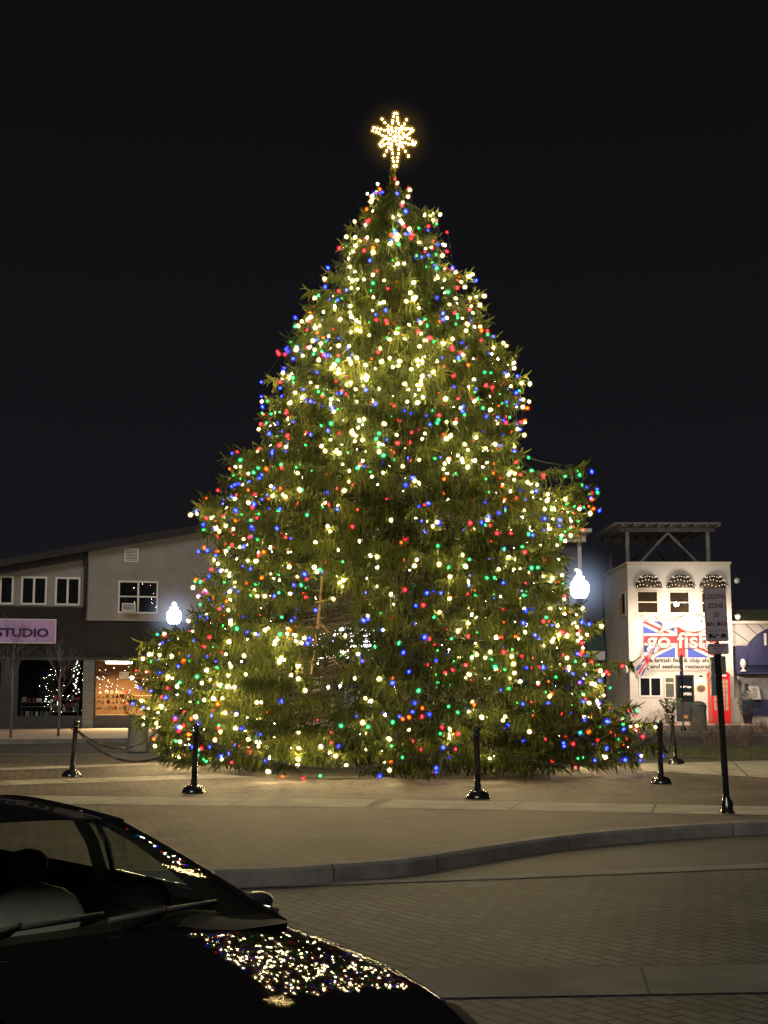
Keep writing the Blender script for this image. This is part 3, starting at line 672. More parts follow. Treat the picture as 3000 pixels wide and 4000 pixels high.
for name, x0, x1, z0, z1, m_, y in (('side_sign', -.10, -.052, 1.90, 2.16, 'signback', 0), ('side_sign', .055, .105, 1.91, 2.17, 'timber', 0), ('side_sign', -.115, -.052, 1.62, 1.90, 'signback', 0)):
    b = MB(); b.slab(rrect(x0, x1, z0, z1, .012), -.02, .10); b.build(name, M[m_], sp)

# ------------------------------------------------------------------ globe street lamps
def lamp(x, y, zc, label):
    t = thing('street_lamp', label, 'street lamp', (x, y, 0), 0, 'white globe street lamps')
    b = MB(); b.lathe([(.22, 0), (.22, .1), (.16, .2), (.13, .7), (.09, .8), (.065, 1.0), (.055, zc-.55), (.09, zc-.5), (.06, zc-.45), (.13, zc-.36), (.15, zc-.30)], n=14); b.build('post', M['blackiron'], t)
    g_ = MB(); g_.lathe([(.13, zc-.295), (.19, zc-.27), (.245, zc-.17), (.268, zc-.04), (.262, zc+.06), (.225, zc+.15), (.15, zc+.21), (.11, zc+.225)], n=18); g_.build('globe', M['lampglow'], t)
    c_ = MB(); c_.lathe([(.095, zc+.228), (.145, zc+.25), (.135, zc+.31), (.07, zc+.34), (.045, zc+.38), (.07, zc+.42), (.05, zc+.46), (.01, zc+.50)], n=14); c_.build('cap', M['lampglow'], t)
    h_ = MB(); h_.ball((0, 0, 0), 1.5, 20); h_ = h_.build('glare_halo', M['lampglare'], t); h_.location = (0, 0, zc)  # painted glare ball around the lamp head
    return t
lamp(-7.85, 52, 4.45, 'lit white globe street lamp left of the spruce, before the grey gabled building')
lamp(5.64, 40, 4.62, 'lit white globe street lamp right of the spruce, its post hidden by the branches')

# ------------------------------------------------------------------ litter bins, saplings, shrubs
bn = thing('litter_bin', 'round grey concrete litter bin at the left edge of the spruce', 'litter bin', (-7.45, 42.6, -.16), 0, 'concrete litter bins')
b = MB(); b.lathe([(.30, 0), (.31, .05), (.31, .82), (.33, .84), (.33, .90)], n=20); b.build('body', M['bin'], bn)
b = MB(); b.lathe([(.325, .90), (.31, .98), (.24, 1.06), (.14, 1.10), (.01, 1.11)], n=20); ld = b.build('lid', M['bin'], bn)
b = MB(); b.grid(lambda u, v: (.33*math.sin(-.75+1.5*u)*(1-.3*v), -.34*math.cos(-.75+1.5*u)*(1-.3*v), .92+.13*v), 8, 3); b.build('opening', M['blackmatte'], ld)
q = dup(bn, (13.12, 58.6, -.012), (0, 0, .6), 'round grey concrete litter bin beside the red phone booth'); q.scale = (1.1, 1.1, 1.12)
def branchy(mb, p, d, L, r, depth, spread=.5):
    q = p+d*L; mid = p+d*L*.5+Vector((random.uniform(-1, 1), random.uniform(-1, 1), 0))*L*.05
    mb.tube([p, mid, q], [r, r*.85, r*.68], 4 if depth < 2 else 6, 0, False)
    if depth <= 0: return
    for k in range(random.choice((2, 3))):
        nd = (d+Vector((random.uniform(-1, 1), random.uniform(-1, 1), random.uniform(-.2, .5)))*spread).normalized()
        branchy(mb, p.lerp(q, random.uniform(.55, 1)), nd, L*random.uniform(.6, .85), r*.6, depth-1, spread)
def sapling(x, y, h, label, seed):
    random.seed(seed)
    t = thing('bare_tree', label, 'tree', (x, y, -.02), 0, 'bare young street trees')
    b = MB(); b.tube([(0, 0, -.1), (.03, 0, h*.25), (-.02, 0, h*.5)], [.05, .042, .035], 8); b.build('trunk', M['sapling'], t)
    c_ = MB()
    for k in range(6): branchy(c_, Vector((-.01, 0, h*(.30+.04*k))), Vector((random.uniform(-.6, .6), random.uniform(-.6, .6), .9)).normalized(), h*.15, .011, 4, .55)
    branchy(c_, Vector((-.02, 0, h*.5)), Vector((.05, 0, 1)), h*.14, .016, 4, .5)
    c_.build('crown', M['sapling'], t, False)
sapling(-13.3, 50.06, 5.2, 'slender bare young tree at the kerb in front of the purple sign', 3)
sapling(-12.1, 52.2, 4.2, 'thin bare tree behind the slender one, before the dark shop window', 5)
def shrub(x, y, h, label, seed, wd=.5):
    random.seed(seed); t = MB()
    for k in range(16):
        a = random.uniform(0, 2*PI); branchy(t, Vector((math.cos(a)*.08, math.sin(a)*.08, 0)), Vector((math.cos(a)*wd, math.sin(a)*wd, 1)).normalized(), h*.42, .012, 3, .5)
    o = t.build('bare_shrub', M['dry'], None, False); o.location = (x, y, .0); tag(o, label, 'shrub', 'bare shrubs along the grass strip')
shrub(9.75, 42.0, .95, 'bare reddish shrub left of the sign pole, first in the row', 21)
shrub(10.75, 42.1, .85, 'bare reddish shrub just right of the sign pole, second in the row', 22)
shrub(11.5, 41.8, 1.0, 'bare reddish shrub at the right end of the row', 23)

# ------------------------------------------------------------------ left building
def window(parent, x0, x1, z0, z1, y, fm='white', wd=.07, mull=(), bars=(), back='dim', glassm='darkglass'):
    f = MB(); f.frame(x0, x1, z0, z1, y-.05, y+.0, wd)
    for mx_ in mull: f.box(mx_-wd*.55, mx_+wd*.55, y-.046, y+.0, z0+wd, z1-wd)
    for bz in bars:
        xs = [x0+wd]+[m_ for m_ in mull for _ in (0, 1)]+[x1-wd]
        for i in range(0, len(xs), 2): f.box(xs[i]+(wd*.55 if i else 0), xs[i+1]-(wd*.55 if i+2 < len(xs) else 0), y-.042, y, bz-.03, bz+.03)
    w_ = f.build('window', M[fm], parent)
    g_ = MB(); g_.add([(x0+wd, y-.02, z0+wd), (x1-wd, y-.02, z0+wd), (x1-wd, y-.02, z1-wd), (x0+wd, y-.02, z1-wd)], [(0, 1, 2, 3)]); g_.build('pane', M[glassm], w_)
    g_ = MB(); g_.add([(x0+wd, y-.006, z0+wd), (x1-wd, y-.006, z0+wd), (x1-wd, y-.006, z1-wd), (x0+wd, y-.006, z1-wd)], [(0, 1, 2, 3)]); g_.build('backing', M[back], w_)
    return w_
_before = set(bpy.data.objects)
LB = thing('shop_building', 'grey gabled two-storey shop building with a purple sign on the left', 'building', (0, 0, 0))
YL = 63
b = MB()
b.slab([(-22, 5.42), (-22, 6.25), (-13.50, 7.92), (-13.50, 5.42)], YL+.25, YL+9); b.build('wall', M['stucco'], LB)
b = MB(); b.slab([(-13.42, 4.81), (-13.42, 7.96), (-5.0, 9.55), (-5.0, 4.81)], YL, YL+9); b.build('upper_wall', M['stucco'], LB)
b = MB(); b.slab([(-22.6, 6.10), (-22.6, 6.44), (-4.7, 9.95), (-4.7, 9.64)], YL-.35, YL+9.3); b.slab([(-22.6, 5.80), (-22.6, 6.09), (-13.58, 7.85), (-13.58, 7.58)], YL-.10, YL+9.2); b.build('roof', M['roofdark'], LB)
b = MB(); b.box(-22, -5, YL+.10, YL+.35, 3.14, 4.80); b.box(-22, -13.43, YL+.10, YL+.40, 4.80, 5.41); b.build('shingle_band', M['shingle'], LB)
b = MB(); b.box(-22, -5, YL-.05, YL+.38, 3.02, 3.14); b.build('canopy_edge', M['darkwall'], LB)
b = MB(); b.tube([(-13.47, YL-.06, 4.9), (-13.47, YL-.06, 8.0)], .085, 10); b.ball((-13.47, YL-.06, 8.1), .1); b.build('downpipe', M['blackmatte'], LB)
for x0, x1 in ((-19.2, -18.1), (-17.95, -16.75), (-16.42, -15.23), (-14.86, -13.69)): window(LB, x0, x1, 5.48, 6.77, YL+.25, mull=((x0+x1)/2,), wd=.09)
dwn = window(LB, -11.93, -10.04, 5.15, 6.64, YL, mull=(-10.985,), bars=(5.92,), wd=.075)
b = MB(); b.box(-11.74, -11.15, YL-.30, YL-.051, 5.225, 5.57, 1); b.frame(-11.76, -11.13, 5.225, 5.60, YL-.33, YL-.30, .05, 0); b.build('air_conditioner', [M['white'], M['goods_c']], dwn)
b = MB(); b.frame(-11.68, -11.01, 7.51, 8.13, YL-.05, YL, .06)
for k in range(7): b.box(-11.62, -11.07, YL-.045, YL-.01, 7.60+.07*k, 7.635+.07*k)
b.box(-11.62, -11.07, YL-.008, YL-.004, 7.57, 8.07, 1); b.build('vent', [M['white'], M['blackmatte']], LB)
b = MB(); b.box(-17.0-.2, -16.4, YL+.0, YL+.35, 0, 3.02); b.box(-16.4, -13.45, YL+.03, YL+.35, 0, .55); b.box(-12.95, -5, YL+.03, YL+.35, 0, .57); b.box(-22, -17.2, YL+.03, YL+.35, 0, .45); b.box(-9.3, -5, YL+.02, YL+.35, .57, 3.02); b.build('shopfront', M['darkwall'], LB)
b = MB(); b.box(-13.45, -12.95, YL-.06, YL+.38, 0, 3.02); b.build('brick_pillar', M['greybrick'], LB)
b = MB(); b.box(-12.95, -12.87, YL-.02, YL+.3, .57, 3.02); b.build('window_jamb', M['blackmatte'], LB)
for x0, x1, z0 in ((-16.4, -13.45, .55), (-12.87, -9.3, .57), (-22, -17.2, .45)):
    b = MB(); b.add([(x0, YL+.12, z0), (x1, YL+.12, z0), (x1, YL+.12, 3.02), (x0, YL+.12, 3.02)], [(0, 1, 2, 3)]); b.build('shop_window', M['darkglass'], LB)
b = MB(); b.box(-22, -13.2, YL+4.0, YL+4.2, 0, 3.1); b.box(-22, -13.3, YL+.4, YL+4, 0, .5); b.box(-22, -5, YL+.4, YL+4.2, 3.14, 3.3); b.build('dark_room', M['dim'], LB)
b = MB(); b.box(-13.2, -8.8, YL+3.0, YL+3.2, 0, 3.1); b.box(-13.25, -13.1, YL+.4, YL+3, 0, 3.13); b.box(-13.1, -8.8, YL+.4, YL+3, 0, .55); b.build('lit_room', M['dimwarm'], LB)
tl = thing('tube_light', 'bright fluorescent tube light in the lit shop window', 'tube light', (-11.75, YL+.5, 2.93))
b = MB(); b.tube([(-.62, 0, 0), (.62, 0, 0)], .055, 8); b.build('tube', M['tube'], tl)
b = MB(); b.box(-.68, .68, -.08, .08, .06, .14); b.build('housing', M['white'], tl)
lt = bpy.data.lights.new('shop_light', 'AREA'); lt.energy = 1900; lt.color = (1, .64, .28); lt.shape = 'RECTANGLE'; lt.size = 3.0; lt.size_y = 1.2
lo = bpy.data.objects.new('shop_light', lt); C.objects.link(lo); lo.location = (-11.1, YL+1.2, 2.85); lo.rotation_euler = (R(-15), 0, 0)
sg = thing('shop_sign', 'purple rectangular studio sign on the dark shingle band', 'sign', (-17.5, YL+.1, 3.78))
b = MB(); b.box(-2.3, 2.71, -.14, -.0, 0, 1.03); b.build('board', M['purple'], sg)
b = MB(); b.frame(-2.33, 2.74, -.03, 1.06, -.15, -.141, .045); b.build('edge', M['white'], sg)
text('lettering', 'STUDIO', .52, (2.40, -.15, .27), M['purpledark'], sg, .01, .018, 'RIGHT', sx=1.28)
# shelves and goods
def shelf(x0, x1, y, zs, label, m='wood'):
    t = thing('shelf_unit', label, 'shelf', (0, 0, 0))
    for z_ in zs: b = MB(); b.box(x0, x1, y-.15, y+.15, z_-.02, z_); b.build('shelf', M[m], t)
    b = MB(); b.box(x0-.03, x0, y-.15, y+.15, .55, zs[-1]+.05); b.box(x1, x1+.03, y-.15, y+.15, .55, zs[-1]+.05); b.build('upright', M[m], t)
shelf(-12.75, -11.35, YL+1.0, (.82, 1.08, 1.32, 1.52), 'wooden stepped shelf of goods in the lit shop window')
shelf(-11.0, -9.5, YL+1.4, (.82, 1.15, 1.45), 'wooden shelf half hidden by branches in the lit shop window')
shelf(-16.2, -14.9, YL+.75, (.95, 1.15), 'low white display table in the dark shop window', 'goods_c')
shelf(-14.8, -13.6, YL+1.1, (.72, .95, 1.25), 'grey shelf at the right of the dark shop window', 'goods_c')
random.seed(31)
def goods(x0, x1, y, z_, cols, label, group, sc_=1):
    x = x0
    while x < x1:
        wd = random.uniform(.08, .22)*sc_; h = random.uniform(.07, .19)*sc_; b = MB()
        kind = random.random()
        if kind < .55: b.box(-wd/2, wd/2, -.06, .06, 0, h)
        else: b.lathe([(wd*.35, 0), (wd*.4, h*.6), (wd*.2, h*.8), (wd*.15, h)], n=8)
        o = b.build('boxed_goods' if kind < .55 else 'jar', M[random.choice(cols)]); o.location = (x+wd/2, y-.03, z_+.002)
        tag(o, label[0] if kind < .55 else label[1], 'box' if kind < .55 else 'jar', group); x += wd+random.uniform(.02, .12)
for z_ in (.82, 1.08, 1.32, 1.52): goods(-12.7, -11.4, YL+1.0, z_, ('goods_a', 'goods_b', 'goods_d', 'goods_b'), ('small box on the stepped wooden shelf in the lit window', 'small jar on the stepped wooden shelf in the lit window'), 'goods on the stepped shelf')
for z_ in (.82, 1.15): goods(-10.9, -9.6, YL+1.4, z_, ('goods_b', 'goods_a', 'purple'), ('small box on the shelf behind branches in the lit window', 'small jar on the shelf behind branches in the lit window'), 'goods on the half hidden shelf')
for z_ in (.55, 1.17): goods(-16.2, -14.95, YL+.75, z_, ('goods_c', 'goods_d', 'goods_a', 'white'), ('small box by the display table in the dark window', 'small jar by the display table in the dark window'), 'goods at the display table', 1.1)
for z_ in (.74, .97, 1.27): goods(-14.75, -13.65, YL+1.1, z_, ('goods_c', 'goods_c', 'goods_a', 'white'), ('small box on the grey shelf in the dark window', 'small jar on the grey shelf in the dark window'), 'goods on the grey shelf', 1.1)
pn = MB(); pn.box(-.22, .22, -.006, .006, -.16, .16); o = pn.build('paper_notice', M['goods_b']); o.location = (-11.55, YL+.10, 2.35); tag(o, 'pale paper notice stuck inside the lit shop window', 'notice')
wl = thing('window_lights', 'short string of white lights hanging down the edge of the dark shop window', 'string lights', (-13.75, YL+.3, 0))
b = MB(); b.tube([(.15, 0, 3.0), (.0, 0, 2.6), (.08, 0, 2.2), (.02, 0, 1.8), (.05, 0, 1.5)], .004, 4); b.build('cable', M['cable'], wl)
wm = MB(); wm.ball((0, 0, 0), .028, 6); wmesh = wm.mesh('bulb', [emis('window_bulb', (1, .9, .75), 5, False)])
for k in range(24):
    o = bpy.data.objects.new('bulb', wmesh); C.objects.link(o); o.parent = wl; o.location = (random.uniform(-.16, .2), random.uniform(-.1, 0), 2.97-1.5*k/24)
wl2 = thing('window_lights', 'scattered glowing dots in the lit shop window, imitating reflected spruce lights', 'string lights', (-11.4, YL+.45, 0))
b = MB(); b.tube([(-1.4, 0, 2.6), (-.6, 0, 2.3), (.2, 0, 2.5), (1.4, 0, 2.3)], .004, 4); b.build('cable', M['cable'], wl2)
for k in range(46):
    o = bpy.data.objects.new('bulb', wmesh); C.objects.link(o); o.parent = wl2; o.location = (random.uniform(-1.4, 1.5), random.uniform(0, .5), random.uniform(1.55, 2.75)); o.scale = (.8,)*3  # dots stand in for spruce lights reflected in the glass

_P = Vector((-14.2, 63, 0)); _T = Matrix.Translation((-14.2, 62.65, 0)) @ Matrix.Rotation(R(15.5), 4, 'Z') @ Matrix.Diagonal((.955, 1, 1, 1)) @ Matrix.Translation(-_P)
for o in set(bpy.data.objects)-_before:                      # the whole shop front stands turned towards the square
    if o.parent is None: o.matrix_basis = _T @ o.matrix_basis
# ------------------------------------------------------------------ building behind the tree
MBD = thing('white_eaved_building', 'dark two-storey building with a white eave mostly hidden behind the spruce', 'building', (0, 0, 0))
b = MB(); b.box(-4.2, 10.9, 77, 88, 0, 9.85); b.build('wall', M['midwall'], MBD)
b = MB(); b.box(-4.6, 11.5, 76.3, 88.5, 10.35, 10.55); b.box(-4.3, 11.2, 76.6, 88.3, 9.85, 10.35); b.build('eave', M['white'], MBD)
b = MB(); b.box(10.78, 10.98, 76.9, 77.0, 0, 9.85); b.build('corner_post', M['white'], MBD)
b = MB(); b.box(-3.9, -1.3, 76.6, 77.0, 0, 1.7); b.box(-3.9, -3.4, 76.6, 77.0, 1.7, 3.3); b.build('white_brick_front', M['whitebrick'], MBD)
b = MB(); b.box(-2.6, -1.5, 76.4, 76.6, .1, 2.3); b.build('door', M['bluedoor'], MBD)
ls = thing('lit_sign', 'brilliant white lit sign rows glimpsed through gaps in the spruce', 'sign', (-2.4, 76.2, 3.4))
for k in range(6): b = MB(); b.box(-1.5, 1.9, -.1, .0, .30*k, .30*k+.16); b.build('light_row', M['signglow'], ls)
b = MB(); b.box(-1.7, 2.1, .0, .3, -.2, 2.0); b.build('panel', M['darkwall'], ls)
DB = thing('dark_building', 'dark low-roofed building between the spruce and the white restaurant', 'building', (0, 0, 0))
b = MB(); b.box(10.99, 12.6, 80.2, 90, 0, 8.1); b.build('wall', M['midwall'], DB)
b = MB(); b.box(10.95, 12.62, 80.0, 90, 8.1, 8.3); b.build('roof', M['roofdark'], DB)
b = MB(); b.grid(lambda u, v: (11.3+1.15*u, 79.2-.6*math.sin(v*PI/2), 4.75-.85*(1-math.cos(v*PI/2))), 2, 6); b.build('awning', M['green_awn'], DB)
b = MB(); b.box(11.3, 12.45, 78.57, 78.6, 3.35, 3.85); b.build('awning_valance', M['white'], DB)
b = MB(); b.box(11.1, 12.5, 79.95, 80.19, 1.7, 2.6); b.build('white_band', M['white'], DB)

# ------------------------------------------------------------------ the white restaurant
RB = thing('restaurant_building', 'white two-storey restaurant with a flag mural sign and three dome awnings', 'building', (0, 0, 0))
X0, X1, YR = 12.68, 18.05, 72.2
b = MB(); b.box(X0, X1, YR, YR+7.5, 2.9, 8.22); b.build('wall', M['whitestucco'], RB)
b = MB(); b.box(X0, X1, YR-.03, YR+7.5, 0, 2.9); b.build('brick_base', M['whitebrick'], RB)
b = MB(); b.box(X0-.05, X1+.05, YR-.05, YR+7.55, 8.22, 8.32); b.build('parapet_cap', M['cream'], RB)
for x0, x1, z0, z1 in ((13.12, 14.27, 5.61, 6.82), (14.79, 15.91, 5.61, 6.79), (16.46, 17.58, 5.61, 6.75)):
    window(RB, x0, x1, z0, z1, YR, 'cream', .075, (), ((z0+z1)/2,), 'dimwarm')
    b = MB(); b.box(x0-.08, x1+.08, YR-.10, YR, z0-.1, z0-.002); b.build('sill', M['cream'], RB)
# side window on the left wall
b = MB(); b.box(X0-.04, X0, YR+.6, YR+2.6, 5.55, 6.85); b.build('side_window_frame', M['cream'], RB)
b = MB(); b.box(X0-.05, X0-.041, YR+.72, YR+1.6, 5.68, 6.72); b.build('side_window', M['dim'], RB)
b = MB(); b.box(X0-.05, X0-.041, YR+1.65, YR+2.45, 5.68, 6.55); b.build('side_blind', M['goods_d'], RB)
# dome awnings
def dome(cx, label):
    t = thing('dome_awning', label, 'awning', (cx, YR, 6.93), 0, 'studded dome awnings over the upper windows')
    a = MB()
    def f(u, v):
        th = -PI/2+PI*u; ph = v*PI/2; sc2 = 1+.018*abs(math.sin(u*PI*6))
        return (.72*math.sin(th)*math.cos(ph)*sc2, -.62*math.cos(th)*math.cos(ph)*sc2, .72*math.sin(ph)*sc2)
    a.grid(f, 36, 10); st_ = a
    for i in range(1, 12, 1):
        for j in range(3):
            u = (i+.5*(j % 2))/12; p = Vector(f(u, .10+.24*j+.05*math.sin(i*5+j)))*1.01
            st_.ball(p, .027, 6, 1)
    st_.build('canopy', [M['awnblack'], M['stud']], t)
dome(13.77, 'studded brown dome awning over the left upper window'); dome(15.43, 'studded brown dome awning over the middle upper window'); dome(17.12, 'studded brown dome awning over the right upper window, behind the tall sign')
# flag sign
def clip(poly, x0, x1, z0, z1):
    for ax, val, keep in ((0, x0, 1), (0, x1, -1), (1, z0, 1), (1, z1, -1)):
        out = []
        for i in range(len(poly)):
            a, c_ = poly[i], poly[(i+1) % len(poly)]; ia, ic = (a[ax]-val)*keep >= 0, (c_[ax]-val)*keep >= 0
            if ia: out.append(a)
            if ia != ic:
                t = (val-a[ax])/(c_[ax]-a[ax]); out.append((a[0]+(c_[0]-a[0])*t, a[1]+(c_[1]-a[1])*t))
        poly = out
        if not poly: return []
    return poly
fx0, fx1, fz0, fz1 = 13.45, 17.30, 3.36, 5.20
fs = thing('flag_sign', 'union flag sign board with white raised letters and a fish on the restaurant', 'sign', (0, 0, 0))
b = MB(); b.box(fx0, fx1, YR-.08, YR, fz0, fz1, 0)
cx, cz = (fx0+fx1)/2, (fz0+fz1)/2; yy = YR-.083
def fstrip(p, q, wd, mi, layer):
    y = YR-.081-.003*layer; pl = clip(strip(p, q, wd), fx0, fx1, fz0, fz1)
    if pl: b.add([(x, y, z_) for x, z_ in pl], [tuple(range(len(pl)))], mi)
for s_ in (-1, 1): fstrip((fx0-.5, cz+s_*((fz1-fz0)/2+.24)), (fx1+.5, cz-s_*((fz1-fz0)/2+.24)), .42, 1, 1)
for s_ in (-1, 1): fstrip((fx0-.5, cz+s_*((fz1-fz0)/2+.24)-.0), (fx1+.5, cz-s_*((fz1-fz0)/2+.24)), .13, 2, 2)
fstrip((fx0, cz), (fx1, cz), .62, 1, 3); fstrip((cx, fz0), (cx, fz1), .66, 1, 4); fstrip((fx0, cz), (fx1, cz), .37, 2, 5); fstrip((cx, fz0), (cx, fz1), .40, 2, 6)
b.build('flag_board', [M['blue'], M['signwhite'], M['red']], fs, False)
b = MB(); b.frame(fx0-.65, fx1+.5, fz0-.0, fz1+.26, YR-.03, YR-.001, .045); b.build('sign_edge', M['cream'], fs)
b = MB(); px = []
for k in range(25): a = PI-2*PI*k/24*.0; 
body = [(15.95+.78*math.cos(a), 5.12+.44*math.sin(a)) for a in np.linspace(R(150), R(-150), 26)]
tail = [(15.05, 4.92), (14.62, 4.80), (14.20, 4.60), (14.40, 4.92), (14.40, 5.10), (14.06, 5.42), (14.62, 5.24), (15.05, 5.22)]
b.slab(body+tail, YR-.26, YR-.20); b.slab([(15.5+(x-15.5)*1.025, 5.1+(z_-5.1)*1.06-.01) for x, z_ in body+tail], YR-.195, YR-.15, 1); b.build('fish_cutout', [M['signwhite'], M['reliefshadow']], fs)  # larger dark slab behind paints the fish's shadow outline
b = MB(); b.slab([(16.42+.045*math.cos(a), 5.22+.045*math.sin(a)) for a in np.linspace(2*PI, 0, 11)[:-1]], YR-.275, YR-.261); b.build('fish_eye', M['letterdark'], fs)
text('relief_shadow', 'go fish', 1.12, (13.60, YR-.12, 3.84), M['reliefshadow'], fs, .02, .040, 'LEFT', sx=1.12)  # dark copy behind the letters, their cast shadow painted in
text('lettering', 'go fish', 1.12, (13.58, YR-.19, 3.86), M['signwhite'], fs, .03, .012, 'LEFT', sx=1.12)
nb = thing('name_board', 'white name board with two lines of dark lettering above the restaurant door', 'sign', (0, 0, 0))
b = MB(); b.box(13.64, 17.32, YR-.14, YR-.02, 2.72, 3.34); b.build('board', M['signwhite'], nb)
text('lettering', 'a british fish & chip shop', .30, (13.72, YR-.16, 3.11), M['letterdark'], nb, .01, .008, 'LEFT', sx=1.12)
text('lettering', 'and seafood restaurant', .30, (13.74, YR-.16, 2.80), M['letterdark'], nb, .01, .008, 'LEFT', sx=1.16)
# ground floor openings
window(RB, 13.15, 14.31, 1.34, 2.36, YR-.03, 'white', .07, (13.73,), (), 'dim')
wn = window(RB, 14.45, 15.0, 1.26, 2.36, YR-.03, 'cream', .06, (), (2.05,), 'boothglass')
dr = MB(); dr.frame(15.04, 15.98, .1, 2.46, YR-.09, YR-.03, .07); dr = dr.build('door', M['blackmatte'], RB)
b = MB(); b.box(15.11, 15.91, YR-.07, YR-.04, .17, 1.08); b.build('panel', M['blackmatte'], dr)
b = MB(); b.add([(15.11, YR-.06, 1.1), (15.91, YR-.06, 1.1), (15.91, YR-.06, 2.39), (15.11, YR-.06, 2.39)], [(0, 1, 2, 3)]); b.build('pane', M['darkglass'], dr)
b = MB(); b.add([(15.11, YR-.04, 1.08), (15.91, YR-.04, 1.08), (15.91, YR-.04, 2.39), (15.11, YR-.04, 2.39)], [(0, 1, 2, 3)]); b.build('backing', M['dim'], dr)
b = MB(); b.slab([(15.40+.14*math.cos(a), 1.85+.05*math.sin(a)) for a in np.linspace(2*PI, .5, 12)]+[(15.65, 1.92)], YR-.075, YR-.065); b.slab([(15.72+.12*math.cos(a), 1.83+.045*math.sin(a)) for a in np.linspace(2*PI, .5, 12)], YR-.075, YR-.065); b.build('fish_decals', M['white'], dr)
text('lettering', 'OPEN', .19, (15.58, YR-.075, 1.42), M['white'], dr, .003, .006)
b = MB(); b.box(15.38, 15.62, YR-.075, YR-.071, .24, .40); b.build('kick_plate', M['brass'], dr)
b = MB(); b.box(15.84, 15.88, YR-.12, YR-.091, 1.0, 1.4); b.build('handle', M['chrome'], dr)
sc1 = thing('wall_lantern', 'lit wall lantern beside the restaurant door above the oval plaque', 'lantern', (16.33, YR-.16, 2.25))
b = MB(); b.lathe([(.08, -.16), (.1, -.05), (.07, .06)], n=10); b.build('glass', M['sconce'], sc1)
b = MB(); b.lathe([(.12, .06), (.09, .13), (.03, .20)], n=10); b.box(-.02, .02, 0, .13, .05, .09); b.build('cap', M['blackmatte'], sc1)
b = MB(); b.slab([(16.34+.24*math.cos(a), 1.78+.19*math.sin(a)) for a in np.linspace(2*PI, 0, 21)[:-1]], YR-.07, YR-.03); b.slab([(16.34+.20*math.cos(a), 1.78+.155*math.sin(a)) for a in np.linspace(2*PI, 0, 21)[:-1]], YR-.075, YR-.07, 1)
tag(b.build('wall_plaque', [M['brass'], M['letterdark']], None), 'oval bronze plaque on the white brick beside the restaurant door', 'plaque')
# phone booth
pb = thing('phone_booth', 'red telephone booth standing against the restaurant right of its door', 'phone booth', (17.13, YR-.55, -.012))
b = MB(); b.box(-.47, .47, -.45, .45, 0, .12); b.frame(-.47, .47, .12, 2.35, -.45, -.37, .10); b.box(-.47, -.38, -.37, .45, .12, 2.35); b.box(.38, .47, -.37, .45, .12, 2.35); b.box(-.37, .37, -.43, -.38, .22, .68); b.build('cabin', M['boothred'], pb)
b = MB(); b.box(-.49, .49, -.47, .47, 2.35, 2.52); b.slab([(-.47, 2.52), (-.40, 2.60), (0, 2.68), (.40, 2.60), (.47, 2.52)][::-1], -.45, .45); b.build('roof', M['boothred'], pb)
b = MB(); b.box(-.30, .30, -.485, -.471, 2.385, 2.485); b.build('header', M['signwhite'], pb)
b = MB(); b.add([(-.37, -.40, .68), (.37, -.40, .68), (.37, -.40, 2.25), (-.37, -.40, 2.25)], [(0, 1, 2, 3)]); b.build('glazing', M['boothglass'], pb)
b = MB()
for k in range(1, 7): b.box(-.37, .37, -.43, -.405, .68+.224*k-.012, .68+.224*k+.012)
for x in (-.22, .22): b.box(x-.012, x+.012, -.432, -.403, .68, 2.25)
b.build('glazing_bars', M['boothred'], pb)
# banner flag
fl = thing('banner_flag', 'union flag hanging furled from a slanted pole at the left of the name board', 'flag', (0, 0, 0))
b = MB(); b.tube([(12.95, YR-.05, 2.7), (13.85, YR-.9, 4.0)], .018, 6); b.build('pole', M['white'], fl)
b = MB(); b.grid(lambda u, v: (13.85-.86*u+.20*v*(.3+u)*(1 if u < 1 else 1)-.02, YR-.9+.55*u+.05*math.sin(v*9+u*4), 3.98-1.25*u-.42*v*(.35+.65*u)), 14, 8)
for i in range(len(b.m)): 
    u, v = divmod(i, 8); b.m[i] = 2 if (v in (3, 4) or u in (6, 7)) else (1 if (v in (2, 5) or (u+v) % 5 == 0) else 0)
b.build('cloth', [M['blue'], M['signwhite'], M['red']], fl, False)
# wall lamp on the left corner, floodlights
sc2 = thing('wall_lantern', 'unlit white lantern on a bracket at the restaurant left corner', 'lantern', (12.5, YR-.1, 2.75))
b = MB(); b.lathe([(.05, -.2), (.13, -.1), (.13, .1), (.04, .18)], n=8); b.build('glass', M['white'], sc2)
b = MB(); b.box(-.02, .2, -.02, .02, .12, .16); b.box(-.03, .03, -.03, .03, -.5, -.2); b.build('bracket', M['blackmatte'], sc2)
def flood(x, z_, label, rx, ry):
    t = thing('floodlight', label, 'floodlight', (x, YR-.25, z_)); t.rotation_euler = (rx, ry, 0)
    b = MB(); b.lathe([(.05, -.14), (.12, -.05), (.15, .10)], n=10); b.build('housing', M['white'], t)
    b = MB(); b.box(-.02, .02, -.02, .25, -.12, -.08); b.build('arm', M['white'], t)
flood(18.3, 5.42, 'small white floodlight at the right edge of the restaurant, above the blue awning', R(60), R(-40))
flood(18.3, 7.3, 'pale hooded floodlight high on the right corner of the restaurant', R(70), R(30))
flood(13.5, 5.42, 'small dark-mouthed floodlight above the left end of the flag sign', R(110), 0)
def spot(loc, tgt, e, col, ang, blend=.9, rad_=.15):
    l = bpy.data.lights.new('facade_spot', 'SPOT'); l.energy = e; l.color = col; l.spot_size = R(ang); l.spot_blend = blend; l.shadow_soft_size = rad_
    o = bpy.data.objects.new('facade_spot', l); C.objects.link(o); o.location = loc; o.rotation_euler = (Vector(tgt)-Vector(loc)).to_track_quat('-Z', 'Y').to_euler()
FC = (1, .79, .63)
